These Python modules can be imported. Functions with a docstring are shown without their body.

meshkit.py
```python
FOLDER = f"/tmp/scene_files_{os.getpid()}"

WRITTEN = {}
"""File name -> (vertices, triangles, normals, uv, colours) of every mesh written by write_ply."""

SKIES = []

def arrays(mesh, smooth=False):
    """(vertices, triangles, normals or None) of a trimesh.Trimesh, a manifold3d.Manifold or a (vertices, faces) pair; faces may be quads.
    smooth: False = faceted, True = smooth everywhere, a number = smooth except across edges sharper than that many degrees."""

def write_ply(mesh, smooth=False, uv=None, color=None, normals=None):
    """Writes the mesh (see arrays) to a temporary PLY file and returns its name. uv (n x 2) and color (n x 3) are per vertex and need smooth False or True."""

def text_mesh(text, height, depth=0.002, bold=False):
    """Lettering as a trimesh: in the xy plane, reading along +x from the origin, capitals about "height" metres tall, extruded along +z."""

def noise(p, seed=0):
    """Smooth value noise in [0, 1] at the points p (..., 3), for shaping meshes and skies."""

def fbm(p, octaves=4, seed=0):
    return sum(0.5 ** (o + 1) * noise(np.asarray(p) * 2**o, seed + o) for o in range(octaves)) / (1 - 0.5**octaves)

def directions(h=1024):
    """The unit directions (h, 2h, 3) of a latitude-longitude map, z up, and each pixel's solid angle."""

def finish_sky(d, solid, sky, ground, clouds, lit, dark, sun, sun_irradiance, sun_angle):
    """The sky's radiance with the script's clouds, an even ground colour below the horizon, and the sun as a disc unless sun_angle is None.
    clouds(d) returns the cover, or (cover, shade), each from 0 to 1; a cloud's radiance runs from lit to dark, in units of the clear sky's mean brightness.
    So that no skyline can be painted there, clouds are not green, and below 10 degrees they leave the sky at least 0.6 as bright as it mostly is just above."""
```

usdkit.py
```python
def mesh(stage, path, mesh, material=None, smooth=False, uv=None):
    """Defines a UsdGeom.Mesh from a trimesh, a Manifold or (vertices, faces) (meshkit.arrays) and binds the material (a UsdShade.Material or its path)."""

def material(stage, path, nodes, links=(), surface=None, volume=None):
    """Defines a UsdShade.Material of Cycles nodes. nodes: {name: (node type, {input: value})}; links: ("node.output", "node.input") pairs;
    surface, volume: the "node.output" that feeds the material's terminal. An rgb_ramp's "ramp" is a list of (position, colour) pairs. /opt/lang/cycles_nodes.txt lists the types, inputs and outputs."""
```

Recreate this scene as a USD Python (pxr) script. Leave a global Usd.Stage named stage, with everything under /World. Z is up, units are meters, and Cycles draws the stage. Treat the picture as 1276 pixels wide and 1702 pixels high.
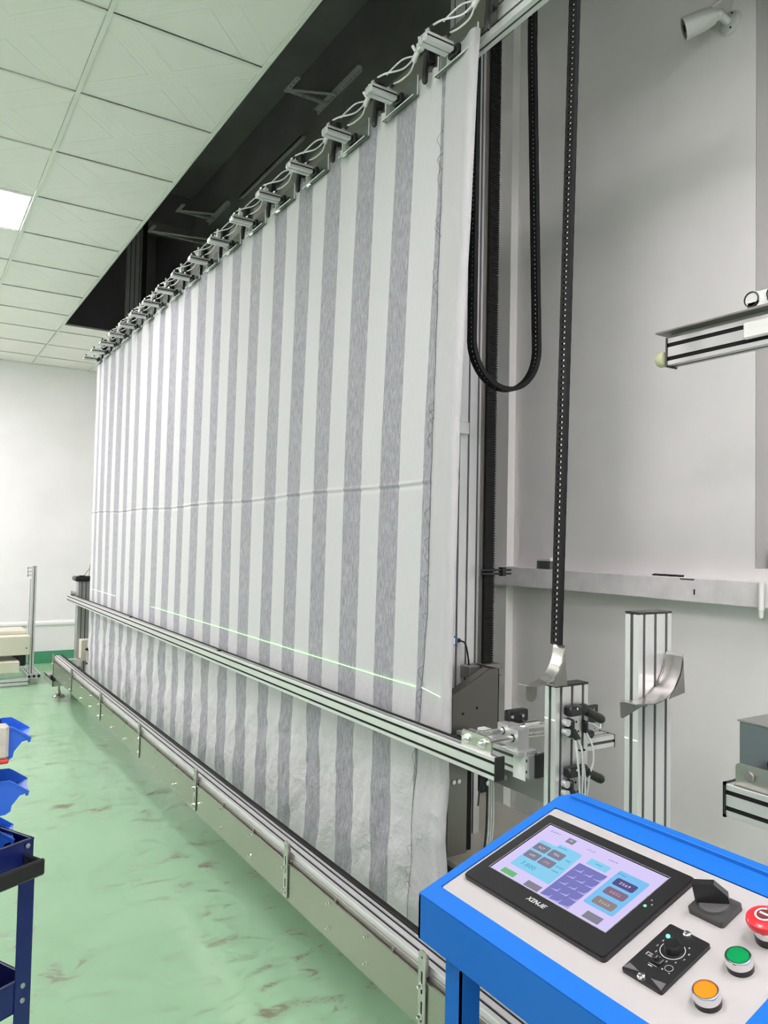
import math, random
import numpy as np, trimesh, usdkit, meshkit
from shapely.geometry import Polygon, box as sbox, Point
from shapely.ops import unary_union
from pxr import Usd, UsdGeom, UsdLux, UsdShade, Gf, Sdf, Vt

random.seed(7)
rng = np.random.default_rng(7)
stage = Usd.Stage.CreateInMemory()
UsdGeom.SetStageUpAxis(stage, UsdGeom.Tokens.z)
UsdGeom.SetStageMetersPerUnit(stage, 1.0)
UsdGeom.Xform.Define(stage, '/World')
UsdGeom.Scope.Define(stage, '/World/Looks')

# ------------------------------------------------------------------ camera, lights, exposure
CAM_Z = 1.44
W_PX, H_PX, F_PX = 1276.0, 1702.0, 1277.0
_c = np.array([638.0, 851.0])
_y = np.array([-165.0 - 638, 882.0 - 851, F_PX]); _y /= np.linalg.norm(_y)      # room's long axis in camera axes (x right, y down, z forward)
_x = np.array([2690.0 - 638, 938.0 - 851, F_PX]); _x -= _y * (_x @ _y); _x /= np.linalg.norm(_x)
_z = np.cross(_x, _y); _z = -_z if _z[1] > 0 else _z
RW = np.stack([_x, _y, _z])                                                     # world <- camera (cv axes)
cam = UsdGeom.Camera.Define(stage, '/World/camera')
cam.CreateHorizontalApertureAttr(36.0)
cam.CreateFocalLengthAttr(36.0 * F_PX / W_PX)
right, up, back = RW @ [1, 0, 0], RW @ [0, -1, 0], RW @ [0, 0, -1]
M4 = Gf.Matrix4d(*[float(v) for v in (*right, 0, *up, 0, *back, 0, 0, 0, CAM_Z, 1)])
cam.AddTransformOp().Set(M4)
cam.CreateExposureAttr(1.55)
cam.CreateClippingRangeAttr(Gf.Vec2f(0.05, 200))
LAMP = 12.0                                                                      # radiance of the ceiling panel lights
dome = UsdLux.DomeLight.Define(stage, '/World/sky_light')
dome.CreateIntensityAttr(0.25)
dome.CreateColorAttr(Gf.Vec3f(0.9, 0.95, 1.0))

# ------------------------------------------------------------------ naming helpers
_used = {}
def numbered(parent, name):
    k = (parent, name); n = _used.get(k, 0); _used[k] = n + 1
    return f'{parent}/{name}' if n == 0 else f'{parent}/{name}_{n:03d}'
class Node:
    def __init__(s, path, org): s.path, s.org = path, np.asarray(org, float)
    @property
    def prim(s): return stage.GetPrimAtPath(s.path)
def tag(n, label=None, cat=None, group=None, kind=None):
    p = n.prim
    for k, v in (('label', label), ('category', cat), ('group', group), ('kind', kind)):
        if v: p.SetCustomDataByKey(k, v)
    return n
def thing(name, label, cat, loc=(0, 0, 0), group=None, kind=None):
    path = numbered('/World', name)
    x = UsdGeom.Xform.Define(stage, path); x.AddTranslateOp().Set(Gf.Vec3d(*map(float, loc)))
    return tag(Node(path, loc), label, cat, group, kind)
def obj(name, mesh, mat, parent=None, smooth=False, label=None, cat=None, group=None, kind=None, uv=None):
    """One Mesh prim. Mesh coordinates are world coordinates; a child is stored relative to its thing's base."""
    base = parent.path if parent else '/World'
    org = parent.org if parent else np.zeros(3)
    path = numbered(base, name)
    if isinstance(mesh, (list,)): mesh = cat_(mesh)
    if isinstance(mesh, tuple): mesh = (np.asarray(mesh[0]) - org, mesh[1])
    else:
        mesh = mesh.copy(); mesh.apply_translation(-org)
    usdkit.mesh(stage, path, mesh, mat, smooth=smooth, uv=uv)
    return tag(Node(path, org), label, cat, group, kind)
def dup(src, loc, label, group=None, cat=None):
    name = src.path.split('/')[-1]
    path = numbered('/World', name)
    x = UsdGeom.Xform.Define(stage, path)
    p = x.GetPrim(); p.GetReferences().AddInternalReference(src.path)
    UsdGeom.Xformable(p).GetOrderedXformOps()[0].Set(Gf.Vec3d(*map(float, loc)))
    p.SetCustomDataByKey('label', label)
    p.SetInstanceable(True)
    return Node(path, loc)

# ------------------------------------------------------------------ mesh helpers
def cat_(ms): return trimesh.util.concatenate([m for m in ms])
def bx(x0, x1, y0, y1, z0, z1, r=0.0):
    ext = (x1 - x0, y1 - y0, z1 - z0)
    if r <= 0:
        m = trimesh.creation.box(ext)
    else:
        r = min(r, min(ext) * .45)
        pts = []
        for sx in (-1, 1):
            for sy in (-1, 1):
                for sz in (-1, 1):
                    c = np.array([sx, sy, sz]) * (np.array(ext) / 2)
                    for k in range(3):
                        o = -np.array([sx, sy, sz]) * r; o[k] = 0
                        pts.append(c + o)
        m = trimesh.convex.convex_hull(np.array(pts))
    m.apply_translation(((x0 + x1) / 2, (y0 + y1) / 2, (z0 + z1) / 2))
    return m
def ext(poly, L, axis, start):
    """extrude a shapely polygon along a world axis. y: (a,b)=(x,z); z: (x,y); x: (y,z)"""
    geoms = getattr(poly, 'geoms', [poly])
    out = []
    for g in geoms:
        m = trimesh.creation.extrude_polygon(g, L, engine='earcut')
        v = np.array(m.vertices)
        if axis == 'z': n = np.stack([v[:, 0], v[:, 1], v[:, 2] + start], 1); flip = False
        elif axis == 'y': n = np.stack([v[:, 0], v[:, 2] + start, v[:, 1]], 1); flip = True
        else: n = np.stack([v[:, 2] + start, v[:, 0], v[:, 1]], 1); flip = False
        f = np.array(m.faces)
        if flip: f = f[:, ::-1]
        out.append(trimesh.Trimesh(n, f, process=False))
    return cat_(out)
def cyl(p0, p1, r, n=16, r1=None):
    p0, p1 = np.asarray(p0, float), np.asarray(p1, float); d = p1 - p0; L = np.linalg.norm(d); d /= L
    a = np.cross(d, [0, 0, 1.0] if abs(d[2]) < .9 else [1.0, 0, 0]); a /= np.linalg.norm(a); b = np.cross(d, a)
    t = np.arange(n) * 2 * np.pi / n; r1 = r if r1 is None else r1
    ring = np.cos(t)[:, None] * a + np.sin(t)[:, None] * b
    v = np.vstack([p0 + r * ring, p1 + r1 * ring, [p0], [p1]])
    i = np.arange(n); j = (i + 1) % n
    f = np.vstack([np.stack([i, j, n + j], 1), np.stack([i, n + j, n + i], 1), np.stack([j, i, np.full(n, 2 * n)], 1), np.stack([n + i, n + j, np.full(n, 2 * n + 1)], 1)])
    return trimesh.Trimesh(v, f, process=False)
def lathe(c, axis, prof, n=28):
    """prof: list of (r, h) along axis from point c"""
    axis = np.asarray(axis, float); axis /= np.linalg.norm(axis)
    a = np.cross(axis, [0, 0, 1.0] if abs(axis[2]) < .9 else [1.0, 0, 0]); a /= np.linalg.norm(a); b = np.cross(axis, a)
    t = np.arange(n) * 2 * np.pi / n; ring = np.cos(t)[:, None] * a + np.sin(t)[:, None] * b
    v = np.vstack([np.asarray(c) + h * axis + max(r, 1e-5) * ring for r, h in prof]); f = []
    i = np.arange(n); j = (i + 1) % n
    for k in range(len(prof) - 1):
        A, B = k * n, (k + 1) * n
        f += [np.stack([A + i, A + j, B + j], 1), np.stack([A + i, B + j, B + i], 1)]
    return trimesh.Trimesh(v, np.vstack(f), process=False)
def spline(pts, k=8):
    p = np.asarray(pts, float); q = np.vstack([2 * p[0] - p[1], p, 2 * p[-1] - p[-2]]); out = []
    for i in range(1, len(q) - 2):
        for t in np.linspace(0, 1, k, endpoint=False):
            out.append(.5 * (2 * q[i] + (q[i + 1] - q[i - 1]) * t + (2 * q[i - 1] - 5 * q[i] + 4 * q[i + 1] - q[i + 2]) * t * t + (3 * q[i] - q[i - 1] - 3 * q[i + 1] + q[i + 2]) * t ** 3))
    return np.array(out + [p[-1]])
def tube(pts, r, n=8, k=6):
    p = spline(pts, k) if k else np.asarray(pts, float)
    t = np.gradient(p, axis=0); t /= np.linalg.norm(t, axis=1, keepdims=True) + 1e-12
    a = np.cross(t[0], [0, 0, 1.0] if abs(t[0][2]) < .9 else [1.0, 0, 0]); a /= np.linalg.norm(a); A = [a]
    for i in range(1, len(p)):
        a = A[-1] - t[i] * (A[-1] @ t[i]); A.append(a / np.linalg.norm(a))
    A = np.array(A); B = np.cross(t, A); th = np.arange(n) * 2 * np.pi / n
    v = (p[:, None] + r * (np.cos(th)[None, :, None] * A[:, None] + np.sin(th)[None, :, None] * B[:, None])).reshape(-1, 3)
    f = []
    i = np.arange(n); j = (i + 1) % n
    for s in range(len(p) - 1):
        f += [np.stack([s * n + i, s * n + j, (s + 1) * n + j], 1), np.stack([s * n + i, (s + 1) * n + j, (s + 1) * n + i], 1)]
    m = len(v); v = np.vstack([v, p[:1], p[-1:]]); e = (len(p) - 1) * n
    f += [np.stack([j, i, np.full(n, m)], 1), np.stack([e + i, e + j, np.full(n, m + 1)], 1)]
    return trimesh.Trimesh(v, np.vstack(f), process=False)
def xf(m, R, t):
    m = m.copy(); T = np.eye(4); T[:3, :3] = R; T[:3, 3] = t; m.apply_transform(T)
    if np.linalg.det(R) < 0: m.invert()
    return m
def profile(parent, axis, a0, a1, b0, b1, s0, s1, slots, mat, smat, sw=.008, depth=.006, name='profile_bar', strip='slot_strip', labelled=None):
    """slotted aluminium extrusion. slots: {'a-': [offsets along b from b0], ...}; the dark slot inlays are parts of their own"""
    body = sbox(a0, b0, a1, b1).buffer(-.0015).buffer(.0015, quad_segs=2)
    strips = []
    for face, offs in slots.items():
        for o in offs:
            if face == 'a-': n = sbox(a0 - .01, b0 + o - sw / 2, a0 + depth, b0 + o + sw / 2); s = sbox(a0 + depth - .0035, b0 + o - sw / 2, a0 + depth + .001, b0 + o + sw / 2)
            if face == 'a+': n = sbox(a1 - depth, b0 + o - sw / 2, a1 + .01, b0 + o + sw / 2); s = sbox(a1 - depth - .001, b0 + o - sw / 2, a1 - depth + .0035, b0 + o + sw / 2)
            if face == 'b-': n = sbox(a0 + o - sw / 2, b0 - .01, a0 + o + sw / 2, b0 + depth); s = sbox(a0 + o - sw / 2, b0 + depth - .0035, a0 + o + sw / 2, b0 + depth + .001)
            if face == 'b+': n = sbox(a0 + o - sw / 2, b1 - depth, a0 + o + sw / 2, b1 + .01); s = sbox(a0 + o - sw / 2, b1 - depth - .001, a0 + o + sw / 2, b1 - depth + .0035)
            body = body.difference(n); strips.append(s)
    p = obj(name, ext(body, s1 - s0, axis, s0), mat, parent)
    for s in strips:
        obj(strip, ext(s, s1 - s0 - .001, axis, s0 + .0005), smat, parent)
    return p

# ------------------------------------------------------------------ materials
def mat(name, col, rough=.5, metal=0.0, spec=.5, bump=0, bscale=200, var=0, vscale=6, coat=0, emit=0, emitcol=None):
    nodes = {'p': ('principled_bsdf', {'base_color': col, 'roughness': rough, 'metallic': metal, 'specular_ior_level': spec, 'coat_weight': coat})}
    links = []
    if emit: nodes['p'][1].update({'emission_color': emitcol or col, 'emission_strength': emit})
    if var or bump: nodes['g'] = ('geometry', {})
    if var:
        nodes['n'] = ('noise_texture', {'scale': vscale, 'detail': 5.0, 'roughness': .6}); links.append(('g.position', 'n.vector'))
        lo = [max(0, c * (1 - var)) for c in col]; hi = [min(1, c * (1 + var)) for c in col]
        nodes['r'] = ('rgb_ramp', {'ramp': [(.3, lo), (.7, hi)]}); links += [('n.fac', 'r.fac'), ('r.color', 'p.base_color')]
    if bump:
        nodes['bn'] = ('noise_texture', {'scale': bscale, 'detail': 3.0}); nodes['b'] = ('bump', {'strength': bump, 'distance': .002})
        links += [('g.position', 'bn.vector'), ('bn.fac', 'b.height'), ('b.normal', 'p.normal')]
    return usdkit.material(stage, '/World/Looks/' + name, nodes, links, surface='p.BSDF')
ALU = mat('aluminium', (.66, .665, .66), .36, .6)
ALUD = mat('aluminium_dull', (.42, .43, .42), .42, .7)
STEEL = mat('stainless', (.50, .49, .46), .27, .9, bump=.05, bscale=60)
STEELD = mat('stainless_dull', (.26, .25, .23), .42, .75, bump=.05, bscale=40)
CHROME = mat('chrome', (.8, .8, .8), .15, 1.0)
BLACK = mat('black_rubber', (.010, .010, .010), .6, spec=.2)
BLACKG = mat('black_plastic', (.015, .015, .016), .3)
SLOTG = mat('grey_slot', (.07, .072, .07), .6)
WHITEP = mat('white_plastic', (.78, .78, .75), .4)
PAPER = mat('white_paper', (.85, .85, .83), .8, bump=.3, bscale=120)
BEIGE = mat('beige_paint', (.62, .61, .49), .5)
BLUE = mat('console_blue', (.007, .135, .52), .42, spec=.35, coat=.08)
NAVY = mat('navy_paint', (.006, .013, .11), .35, coat=.2)
BINBLUE = mat('bin_blue', (.02, .12, .62), .35)
PANELW = mat('panel_white', (.39, .385, .37), .5)
CLEAR = usdkit.material(stage, '/World/Looks/clear_acrylic', {
    't': ('transparent_bsdf', {'color': (.95, .97, .955)}), 'g': ('glossy_bsdf', {'color': (.9, .95, .92), 'roughness': .12}), 'f': ('fresnel', {'IOR': 1.5}),
    'd': ('diffuse_bsdf', {'color': (.75, .82, .78)}), 'm': ('mix_closure', {}), 'm2': ('mix_closure', {'fac': .05})},
    [('f.fac', 'm.fac'), ('t.BSDF', 'm.closure1'), ('g.BSDF', 'm.closure2'), ('m.closure', 'm2.closure1'), ('d.BSDF', 'm2.closure2')], surface='m2.closure')
GLASS = usdkit.material(stage, '/World/Looks/window_glass', {
    't': ('transparent_bsdf', {'color': (.8, .84, .83)}), 'g': ('glossy_bsdf', {'color': (.9, .9, .9), 'roughness': .03}), 'f': ('fresnel', {'IOR': 1.5}), 'm': ('mix_closure', {})},
    [('f.fac', 'm.fac'), ('t.BSDF', 'm.closure1'), ('g.BSDF', 'm.closure2')], surface='m.closure')
TUBEM = mat('air_tube', (.72, .74, .72), .25)
def emis(name, col, s):
    return usdkit.material(stage, '/World/Looks/' + name, {'e': ('emission', {'color': col, 'strength': s})}, surface='e.emission')
LAMPM = emis('lamp_diffuser', (1.0, .905, .975), LAMP)
WALLW = mat('wall_paint', (.86, .85, .85), .65, var=.04, vscale=1.7, bump=.05, bscale=40)
WALLR = mat('right_wall_paint', (.88, .87, .845), .55, var=.05, vscale=1.3, bump=.08, bscale=30)
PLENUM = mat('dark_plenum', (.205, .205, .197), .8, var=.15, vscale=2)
GREENB = mat('green_skirting', (.07, .30, .16), .4)

# floor: pale green epoxy with brown scuffs
FLOORM = usdkit.material(stage, '/World/Looks/green_epoxy', {
    'g': ('geometry', {}),
    'n1': ('noise_texture', {'scale': 1.1, 'detail': 4.0}), 'r1': ('rgb_ramp', {'ramp': [(.3, (.25, .445, .258)), (.7, (.29, .495, .30))]}),
    'mp': ('mapping', {'mapping_type': 'point', 'rotation': (0, 0, .6), 'scale': (4.6, 8.0, 1)}),
    'n2': ('noise_texture', {'scale': 1.7, 'detail': 9.0, 'roughness': .70, 'distortion': .55}),
    'r2': ('rgb_ramp', {'ramp': [(.53, (0, 0, 0)), (.565, (.25, .25, .25)), (.61, (.6, .6, .6)), (.68, (.9, .9, .9))]}),
    'n3': ('noise_texture', {'scale': 1.0, 'detail': 2.0}), 'r3': ('rgb_ramp', {'ramp': [(.36, (0, 0, 0)), (.56, (1, 1, 1))]}),
    'mul': ('mix', {'mix_type': 'multiply', 'fac': 1.0}),
    'mx': ('mix', {'mix_type': 'mix', 'color2': (.165, .14, .095)}),
    'rr': ('rgb_ramp', {'ramp': [(0, (.24, .24, .24)), (1, (.6, .6, .6))]}),
    'b': ('bump', {'strength': .12, 'distance': .004}),
    'p': ('principled_bsdf', {'specular_ior_level': .5})},
    [('g.position', 'n1.vector'), ('n1.fac', 'r1.fac'), ('g.position', 'mp.vector'), ('mp.vector', 'n2.vector'), ('n2.fac', 'r2.fac'),
     ('g.position', 'n3.vector'), ('n3.fac', 'r3.fac'), ('r2.color', 'mul.color1'), ('r3.color', 'mul.color2'),
     ('r1.color', 'mx.color1'), ('mul.color', 'mx.fac'), ('mx.color', 'p.base_color'), ('mul.color', 'rr.fac'), ('rr.color', 'p.roughness'),
     ('n1.fac', 'b.height'), ('b.normal', 'p.normal')], surface='p.BSDF')

# ceiling tile: embossed crossing bands, laid out on the tile grid
def mth(t, a=None, b=None, c=None):
    d = {'math_type': t}
    if a is not None: d['value1'] = a
    if b is not None: d['value2'] = b
    if c is not None: d['value3'] = c
    return ('math', d)
GX, GY, TP = 1.172, 2.837, .6
TILEM = usdkit.material(stage, '/World/Looks/ceiling_tile', {
    'g': ('geometry', {}), 's': ('separate_xyz', {}),
    'ux': mth('multiply_add', None, 1 / TP, -GX / TP + 20), 'uy': mth('multiply_add', None, 1 / TP, -GY / TP + 20), 'fx': mth('fraction'), 'fy': mth('fraction'),
    'd': mth('subtract'), 'da': mth('absolute'), 's2': mth('add'), 's3': mth('subtract', None, 1.0), 'sa': mth('absolute'),
    'mn': mth('minimum'),
    'r': ('rgb_ramp', {'ramp': [(0, (.5, .5, .5)), (.118, (.5, .5, .5)), (.125, (0, 0, 0)), (.135, (0, 0, 0)), (.142, (1, 1, 1)), (.17, (.65, .65, .65)), (1, (.65, .65, .65))]}),
    'w': mth('multiply', None, 150.0), 'sn': mth('sine'), 'in': mth('less_than', None, .12), 'h': mth('multiply'), 'hs': mth('multiply_add', None, .12),
    'b': ('bump', {'strength': .55, 'distance': .003}),
    'n': ('noise_texture', {'scale': 3.0, 'detail': 3.0}), 'c': ('rgb_ramp', {'ramp': [(.3, (.81, .795, .755)), (.7, (.84, .82, .785))]}),
    'p': ('principled_bsdf', {'roughness': .55, 'specular_ior_level': .35})},
    [('g.position', 's.vector'), ('s.x', 'ux.value1'), ('s.y', 'uy.value1'), ('ux.value', 'fx.value1'), ('uy.value', 'fy.value1'),
     ('fx.value', 'd.value1'), ('fy.value', 'd.value2'), ('d.value', 'da.value1'), ('fx.value', 's2.value1'), ('fy.value', 's2.value2'), ('s2.value', 's3.value1'), ('s3.value', 'sa.value1'),
     ('da.value', 'mn.value1'), ('sa.value', 'mn.value2'), ('mn.value', 'r.fac'),
     ('mn.value', 'w.value1'), ('w.value', 'sn.value1'), ('mn.value', 'in.value1'), ('sn.value', 'h.value1'), ('in.value', 'h.value2'),
     ('h.value', 'hs.value1'), ('r.color', 'hs.value3'), ('hs.value', 'b.height'), ('b.normal', 'p.normal'),
     ('g.position', 'n.vector'), ('n.fac', 'c.fac'), ('c.color', 'p.base_color')], surface='p.BSDF')
TEE = mat('ceiling_tee', (.72, .74, .68), .5)

# striped cloth: uv.u counts stripes (one period per stripe pair), uv.v is the height in metres
def cloth(name, stripes):
    N = {'tc': ('uvmap', {'attribute': 'st'}), 's': ('separate_xyz', {}), 'f': mth('fraction'), 'lt': mth('less_than', None, .475),
         'sc': ('combine_xyz', {}), 'k1': mth('multiply', None, 100.0), 'k2': mth('multiply', None, 26.0),
         'th': ('noise_texture', {'scale': 1.0, 'detail': 4.0, 'roughness': .78, 'distortion': .7}),
         'cd': ('rgb_ramp', {'ramp': [(.34, (.17, .17, .195)), (.50, (.315, .315, .345)), (.66, (.52, .52, .54))]}),
         'cl': ('rgb_ramp', {'ramp': [(.35, (.55, .555, .56)), (.65, (.60, .605, .605))]}),
         'mx': ('mix', {'mix_type': 'mix'}),
         'g': ('geometry', {}), 'z': ('separate_xyz', {}), 'wn': ('noise_texture', {'scale': 9.0, 'detail': 4.0, 'roughness': .55, 'distortion': .5}),
         'wz': ('map_range', {'from_min': 1.05, 'from_max': .65, 'to_min': .10, 'to_max': 1.0, 'clamp': True}), 'wh': mth('multiply'),
         'b': ('bump', {'strength': .75, 'distance': .02}),
         'p': ('principled_bsdf', {'roughness': .75, 'specular_ior_level': .25, 'sheen_weight': .15})}
    Lk = [('tc.UV', 's.vector'), ('s.x', 'f.value1'), ('f.value', 'lt.value1'),
          ('s.x', 'k1.value1'), ('s.y', 'k2.value1'), ('k1.value', 'sc.x'), ('k2.value', 'sc.y'), ('sc.vector', 'th.vector'),
          ('th.fac', 'cd.fac'), ('th.fac', 'cl.fac'), ('cl.color', 'mx.color1'), ('cd.color', 'mx.color2'),
          ('g.position', 'z.vector'), ('g.position', 'wn.vector'), ('z.z', 'wz.value'), ('wn.fac', 'wh.value1'), ('wz.result', 'wh.value2'), ('wh.value', 'b.height'), ('b.normal', 'p.normal')]
    if stripes: Lk += [('lt.value', 'mx.fac'), ('mx.color', 'p.base_color')]
    else:
        N['cl'][1]['ramp'] = [(.35, (.47, .47, .475)), (.65, (.51, .51, .515))]; Lk += [('cl.color', 'p.base_color')]
    return usdkit.material(stage, '/World/Looks/' + name, N, Lk, surface='p.BSDF')
CLOTH = cloth('striped_cloth', True)
CLOTHB = cloth('plain_cloth_back', False)
THREAD = mat('dark_thread', (.08, .08, .09), .8)

# ------------------------------------------------------------------ room shell
XL, XR, YN, YF, ZC, ZT = -3.63, 2.4, -2.563, 9.27, 3.32, 4.87
obj('floor', bx(XL - .2, XR + .2, YN - .2, YF + .2, -.1, 0), FLOORM, kind='structure', label='pale green epoxy floor with brown scuff marks')
wy0, wy1, wz0, wz1 = .15, 1.505, 1.37, 3.75
wr = [bx(XR, XR + .2, YN - .2, wy0, 0, ZT), bx(XR, XR + .2, wy1, YF + .2, 0, ZT), bx(XR, XR + .2, wy0, wy1, 0, wz0), bx(XR, XR + .2, wy0, wy1, wz1, ZT)]
WR = Node('/World/wall_right', (0, 0, 0)); UsdGeom.Xform.Define(stage, WR.path); _used[('/World', 'wall_right')] = 1
tag(WR, 'pale grey painted wall behind the hanging cloth', kind='structure')
obj('wall_face', wr, WALLR, WR)
obj('pilaster', bx(XR - .042, XR, 2.69, 3.55, 0, ZT), WALLR, WR)
obj('plenum_shade_sheet', [bx(XR - .047, XR - .0425, 2.689, 3.551, 3.85, ZT), bx(XR - .006, XR - .0005, 3.55, YF, 3.5, ZT)], PLENUM, WR)  # dark sheets over the wall; the shade up there is put into their colour
obj('wall_far', bx(XL - .2, XR, YF, YF + .2, 0, ZT), WALLW, kind='structure', label='white far wall')
obj('wall_left', bx(XL - .2, XL, YN - .2, YF, 0, ZT), WALLW, kind='structure')
obj('wall_near', bx(XL, XR, YN - .2, YN, 0, ZT), WALLW, kind='structure')
obj('baseboard_far', bx(XL, XR, YF - .012, YF, 0, .134), GREENB, kind='structure', label='green painted band along the foot of the far wall')
tr = ext(Polygon([(0, .41), (-.012, .415), (-.02, .43), (-.02, .45), (-.012, .463), (0, .468)]), XR - XL, 'x', XL); tr.apply_translation((0, YF, 0))
obj('trim_1', tr, WALLW, kind='structure', label='white moulding strip across the far wall')
# window in the right wall
WN = thing('window_1', 'window recessed in the right wall at the photo edge', None, (2.5, .83, wz0), kind='structure')
def fr(y0, y1, z0, z1): return bx(2.475, 2.515, y0, y1, z0, z1, .004)
obj('window_frame', [fr(wy0, wy0 + .05, wz0, wz1), fr(wy1 - .05, wy1, wz0, wz1), fr(wy0, wy1, wz0, wz0 + .05), fr(wy0, wy1, wz1 - .05, wz1), fr(.80, .85, wz0, wz1)], WHITEP, WN)
obj('pane', bx(2.492, 2.498, wy0 + .05, .80, wz0 + .05, wz1 - .05), GLASS, WN)
obj('pane', bx(2.492, 2.498, .85, wy1 - .05, wz0 + .05, wz1 - .05), GLASS, WN)
obj('reveal', [bx(2.4005, 2.475, wy1 - .003, wy1 - .0005, wz0 + .001, wz1 - .001), bx(2.4005, 2.475, wy0 + .0005, wy0 + .003, wz0 + .001, wz1 - .001)], mat('reveal_shade', (.40, .395, .38), .8, bump=.2, bscale=50), WN)  # grey sheets lining the reveal, its shade put into their colour
obj('latch', [bx(2.46, 2.476, 1.455, 1.48, 1.385, 1.40, .002), bx(2.45, 2.465, 1.46, 1.475, 1.39, 1.43, .002)], mat('rusty_iron', (.05, .03, .02), .8), WN, label='rusty window latch')

# ceiling: grid bars and tiles
CE = Node('/World/ceiling', (0, 0, 0)); UsdGeom.Xform.Define(stage, CE.path); _used[('/World', 'ceiling')] = 1
tag(CE, 'suspended ceiling of square embossed tiles with an opening above the machine', kind='structure')
xs = [GX - TP * k for k in range(0, 9)]                   # 1.172 ... -3.628
ys = [GY + TP * k for k in range(-9, 11)]                 # -2.563 ... 8.837
LAMPS = {(c, r) for c in (1, 4, 7) for r in (3, 7)} | {(1, -6), (4, -6), (-1, -5), (2, -3), (-1, -8), (3, 9), (6, 9)}   # (column, row) of the panel lights; those outside the regular columns are added unseen fill
for c in range(8):
    for r in range(-9, 11):
        x1 = xs[c]; x0 = xs[c + 1]; y0 = GY + TP * r; y1 = min(y0 + TP, YF)
        if (c, r) in LAMPS: continue
        obj('tile', bx(x0 + .0085, x1 - .0085, y0 + .0085, y1 - .0085, ZC + .005, ZC + .016, .002), TILEM, CE)
for c in range(2):
    for r in range(-9, -4):
        if (-1 - c, r) in LAMPS: continue
        obj('tile', bx(GX + TP * c + .009, GX + TP * c + TP - .009, GY + TP * r + .009, GY + TP * (r + 1) - .009, ZC + .004, ZC + .016, .002), TILEM, CE)
    x0 = GX + TP * c + .009; x1 = x0 + TP - .018
    for y0, y1 in ((7.355, 7.637), (7.637, 8.237), (8.237, 8.837), (8.837, YF)):
        obj('tile', bx(x0, x1, y0 + .009, y1 - .009, ZC + .004, ZC + .016, .002), TILEM, CE)
teex = lambda x: cat_([bx(x - .009, x + .009, YN, YF, ZC - .002, ZC + .002, .0006), bx(x - .0015, x + .0015, YN, YF, ZC + .002, ZC + .03)])
for x in xs[1:]: obj('grid_bar', teex(x), TEE, CE)
obj('grid_bar', cat_([bx(GX - .014, GX + .010, .437, 7.35, ZC - .003, ZC + .002, .0006), bx(GX + .006, GX + .0095, .437, 7.35, ZC - .003, ZC + .045)]), TEE, CE)
obj('grid_bar', teex(GX).slice_plane((0, 7.35, 0), (0, 1, 0)), TEE, CE)
obj('grid_bar', teex(GX + .6).slice_plane((0, 7.35, 0), (0, 1, 0)), TEE, CE)
for y in ys[1:]:
    obj('cross_bar', bx(XL, GX, y - .0075, y + .0075, ZC - .0015, ZC + .002, .0006), TEE, CE)
for y in (-1.963, -1.363, -.763, -.163, .437, 7.637, 8.237, 8.837): obj('cross_bar', bx(GX, XR, y - .012, y + .012, ZC - .0015, ZC + .002, .0006), TEE, CE)
obj('opening_edge', cat_([bx(GX, XR, 7.337, 7.361, ZC - .003, ZC + .002), bx(GX, XR, 7.337, 7.340, ZC - .003, ZC + .010)]), TEE, CE)
CS = Node('/World/ceiling_slab', (0, 0, 0)); UsdGeom.Xform.Define(stage, CS.path); tag(CS, 'dark structural ceiling above the opening', kind='structure')
obj('slab', bx(XL - .2, XR + .2, YN - .2, YF + .2, ZT, ZT + .2), PLENUM, CS)
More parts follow.
